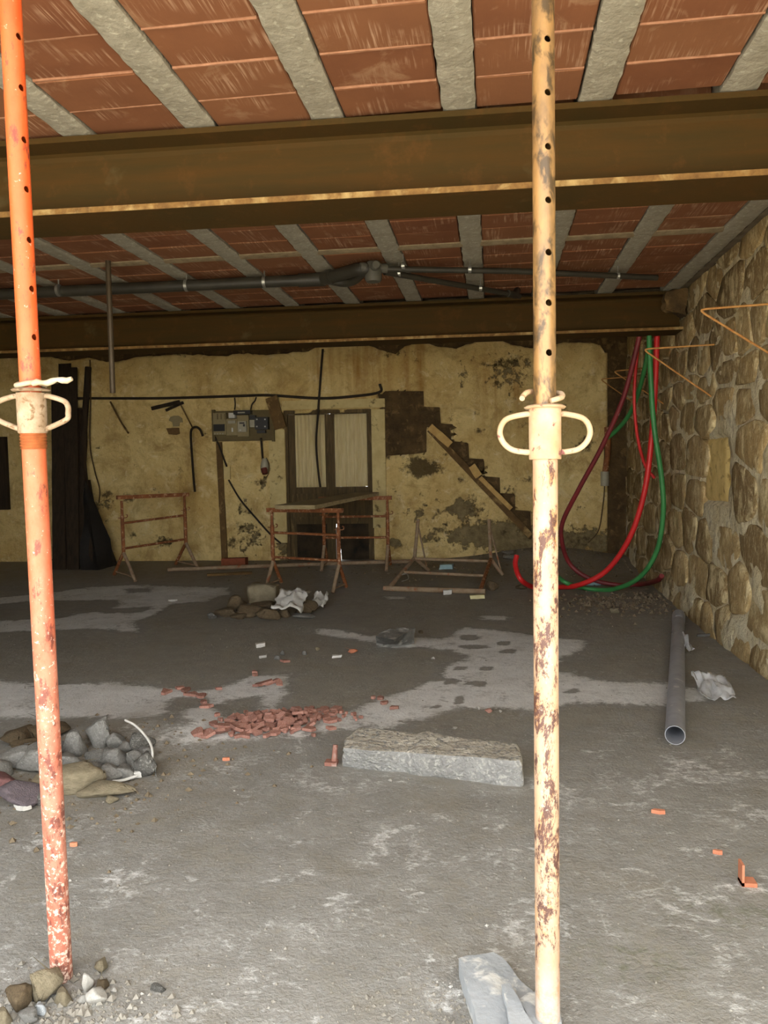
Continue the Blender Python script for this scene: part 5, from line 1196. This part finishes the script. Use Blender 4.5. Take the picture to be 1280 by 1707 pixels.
for (x, y, s_) in ((440, 1142, .16), (455, 1140, .12), (430, 1146, .10), (465, 1141, .10)): shard(x, y, s_, 0.005, 'terracotta shard in the small patch beyond the tile heap', 'shards beyond the tile heap')
for (x, y, s_) in ((424, 1122, .07), (365, 1150, .06), (345, 1180, .10), (340, 1172, .08), (425, 1127, .06), (475, 1104, .09)): shard(x, y, s_, 0, 'lone terracotta chip scattered on the dark floor', 'scattered terracotta chips')
for (x, y, s_) in ((634, 1166, .06), (640, 1174, .06), (658, 1182, .07), (622, 1165, .04)): shard(x, y, s_, 0, 'terracotta chip on the pale dry patch above the stone block', 'chips on the dry patch')
def tl(px, py, w, mat, label, rot, L=False):
    p = fl(px, py); k = depth(p) / FPX; a = w * k; m = MB(); R_ = Matrix.Rotation(rot, 3, 'Z')
    if L:
        m.box(p + Vector((0, 0, .008)), (a, a * .9, .014)); m.box(p + Vector((-a * .42, 0, .04)), (a * .16, a * .9, .075))
    else:
        pts = [(-.5, -.12), (.1, -.2), (.5, -.05), (.45, .2), (-.3, .14)]
        vs_ = [p + R_ @ Vector((x * a, y * a, 0)) + Vector((0, 0, z)) for z in (.001, .016) for x, y in pts]; n = 5
        m.add(vs_, [tuple(range(n - 1, -1, -1)), tuple(range(n, 2 * n))] + [(i, (i + 1) % n, n + (i + 1) % n, n + i) for i in range(n)])
    tag(recenter(m.build('tile_fragment', mat)), label, 'tile shard')
tl(1246, 1474, 24, TERRB, 'L-shaped orange terracotta fragment at right foreground', 0, True)
tl(1097, 1356, 22, TERRB, 'flat orange terracotta sliver below the grey pipe', -0.2); tl(1196, 1424, 15, TERRB, 'small orange terracotta sliver above the L-shaped fragment', -0.3)
tl(123, 1411, 12, TERRB, 'tiny orange terracotta chip right of the orange prop', 0.1); tl(377, 1268, 12, TERRB, 'tiny orange terracotta chip left of the stone block', 0.1)
p = fl(557, 1274); m = MB(); m.tube([p + Vector((0, 0, .01)), p + Vector((.004, .02, .09))], [0.016, 0.012], 8); m.box(p + Vector((-.012, -.005, .01)), (0.06, .05, .018)); tag(recenter(m.build('tile_fragment', TERRA)), 'terracotta corner piece propped at left end of stone block', 'tile shard')
# loose pebbles on the mid floor
for (x, y, w, h, mt, lab) in ((470, 1093, 12, 10, GREYST, 'grey pebble in the group below the ochre block, rear one'), (462, 1100, 14, 8, GREYST, 'grey pebble in the group below the ochre block, near one'), (507, 1092, 10, 8, GREYST, 'grey pebble between rear pebble pair and white scrap'), (528, 1085, 9, 7, OCHRE, 'small ochre pebble left of the flat white scrap'), (586, 1089, 18, 7, TERRB, 'oval terracotta pebble right of the flat white scrap'), (722, 1100, 9, 6, WHITEST, 'round white pebble on dark floor right of dark lump'), (702, 1056, 9, 6, BROWNST, 'brown pebble just right of the dark lump'), (798, 1183, 8, 6, WHITEST, 'white pebble above the stone block'), (814, 1189, 12, 8, TERRA, 'pinkish pebble above the stone block'), (834, 1188, 6, 5, WHITEST, 'tiny white pebble above right end of stone block'), (757, 1216, 10, 5, WHITEST, 'white chip behind the stone block'), (1026, 1022, 18, 10, OCHRE, 'pale ochre stone below the green conduit loop'), (650, 1304, 10, 6, WHITEST, 'small white stone chip in front of the stone block')):
    rock(x, y, w, h, mt, int(x) % 9, lab, name='pebble')
rock(870, 988 - 4, 24, 12, BROWNST, 2, 'brown clod right of the toppled trestle bar', name='clod')
rock(820, 985, 26, 18, BROWNST, 6, 'small brown stone at right end of toppled trestle bar', name='stone')
for (x, y, Y, w, h, lab) in ((845, 897, 10.5, 26, 8, 'pale flat stone in the dirt at the foot of stair scar'), (850, 912, 10.3, 30, 9, 'grey flat stone in the dirt left of the cream prop')):
    o = rock(850, 985, w, h, SLABST, int(w), lab, dr=1.0); p = base(x, y, Y); o.location = (p.x, p.y, p.z + 0.03)

# ------------------------------------------------------------------ loose gravel (uncountable)
def gravel(name, mat, label, fn, n, seed):
    r_ = random.Random(seed); m = MB(); c = 0; tries = 0
    while c < n and tries < n * 8:
        tries += 1; q = fn(r_)
        if q is None: continue
        x, y, s_ = q; z = zf(x, y); a = r_.uniform(0, 6.28); ca, sa = math.cos(a), math.sin(a)
        vs_ = [(s_, 0, 0), (0, s_ * r_.uniform(.6, 1), 0), (-s_ * r_.uniform(.6, 1), 0, 0), (0, -s_ * .8, 0), (0, 0, s_ * r_.uniform(.5, .9)), (s_ * .3, s_ * .2, -s_ * .4)]
        m.add([(x + ca * u - sa * v, y + sa * u + ca * v, z + w + s_ * .2) for u, v, w in vs_], [(0, 1, 4), (1, 2, 4), (2, 3, 4), (3, 0, 4), (1, 0, 5), (2, 1, 5), (3, 2, 5), (0, 3, 5)]); c += 1
    o = m.build(name, mat); return tag(o, label, None, None, 'stuff')
def g_all(r_):
    y = 1.8 + 8.0 * r_.random() ** 1.6; x = r_.uniform(-0.72 * y - .2, min(1.7, 0.36 * y + .3)); return x, y, 0.0022 + 0.006 * r_.random() ** 4
gravel('gravel', GRAVELM, 'fine pale grit scattered over the whole floor', g_all, 3200, 1)
q1 = fl(60, 1690); q2 = fl(760, 1690); q3 = fl(1010, 1010)
def g_near(r_):
    if r_.random() < .55: return q1.x + r_.gauss(0.05, .16), q1.y + r_.gauss(0, .09), 0.003 + 0.014 * r_.random() ** 4
    return q2.x + r_.gauss(-.03, .13), q2.y + r_.gauss(-.02, .09), 0.002 + 0.007 * r_.random() ** 3
gravel('gravel', GRAVELM, 'pale crushed grit in the near foreground', g_near, 1500, 2)
def g_back(r_):
    t = r_.random()
    if t < .5: return min(1.72, q3.x + r_.gauss(.1, .35)), q3.y + r_.gauss(.1, .3), 0.006 + 0.03 * r_.random() ** 3
    if t < .8: return min(1.7, .6 + r_.gauss(0, .8)), min(10.62, 10.2 + r_.gauss(0, .35)), 0.006 + 0.03 * r_.random() ** 3
    return r_.uniform(-3.5, 1), r_.uniform(9, 10.5), 0.004 + 0.018 * r_.random() ** 3
gravel('rubble_dirt', GRAVELB, 'earthy crushed rubble along the rear wall and under the conduits', g_back, 1600, 3)
def g_left(r_): return PL.x + r_.gauss(-.05, .42), PL.y + r_.gauss(0, .28), 0.004 + 0.018 * r_.random() ** 3
gravel('rubble_dirt', GRAVELB, 'earthy crushed rubble under the left rubble heap', g_left, 700, 4)
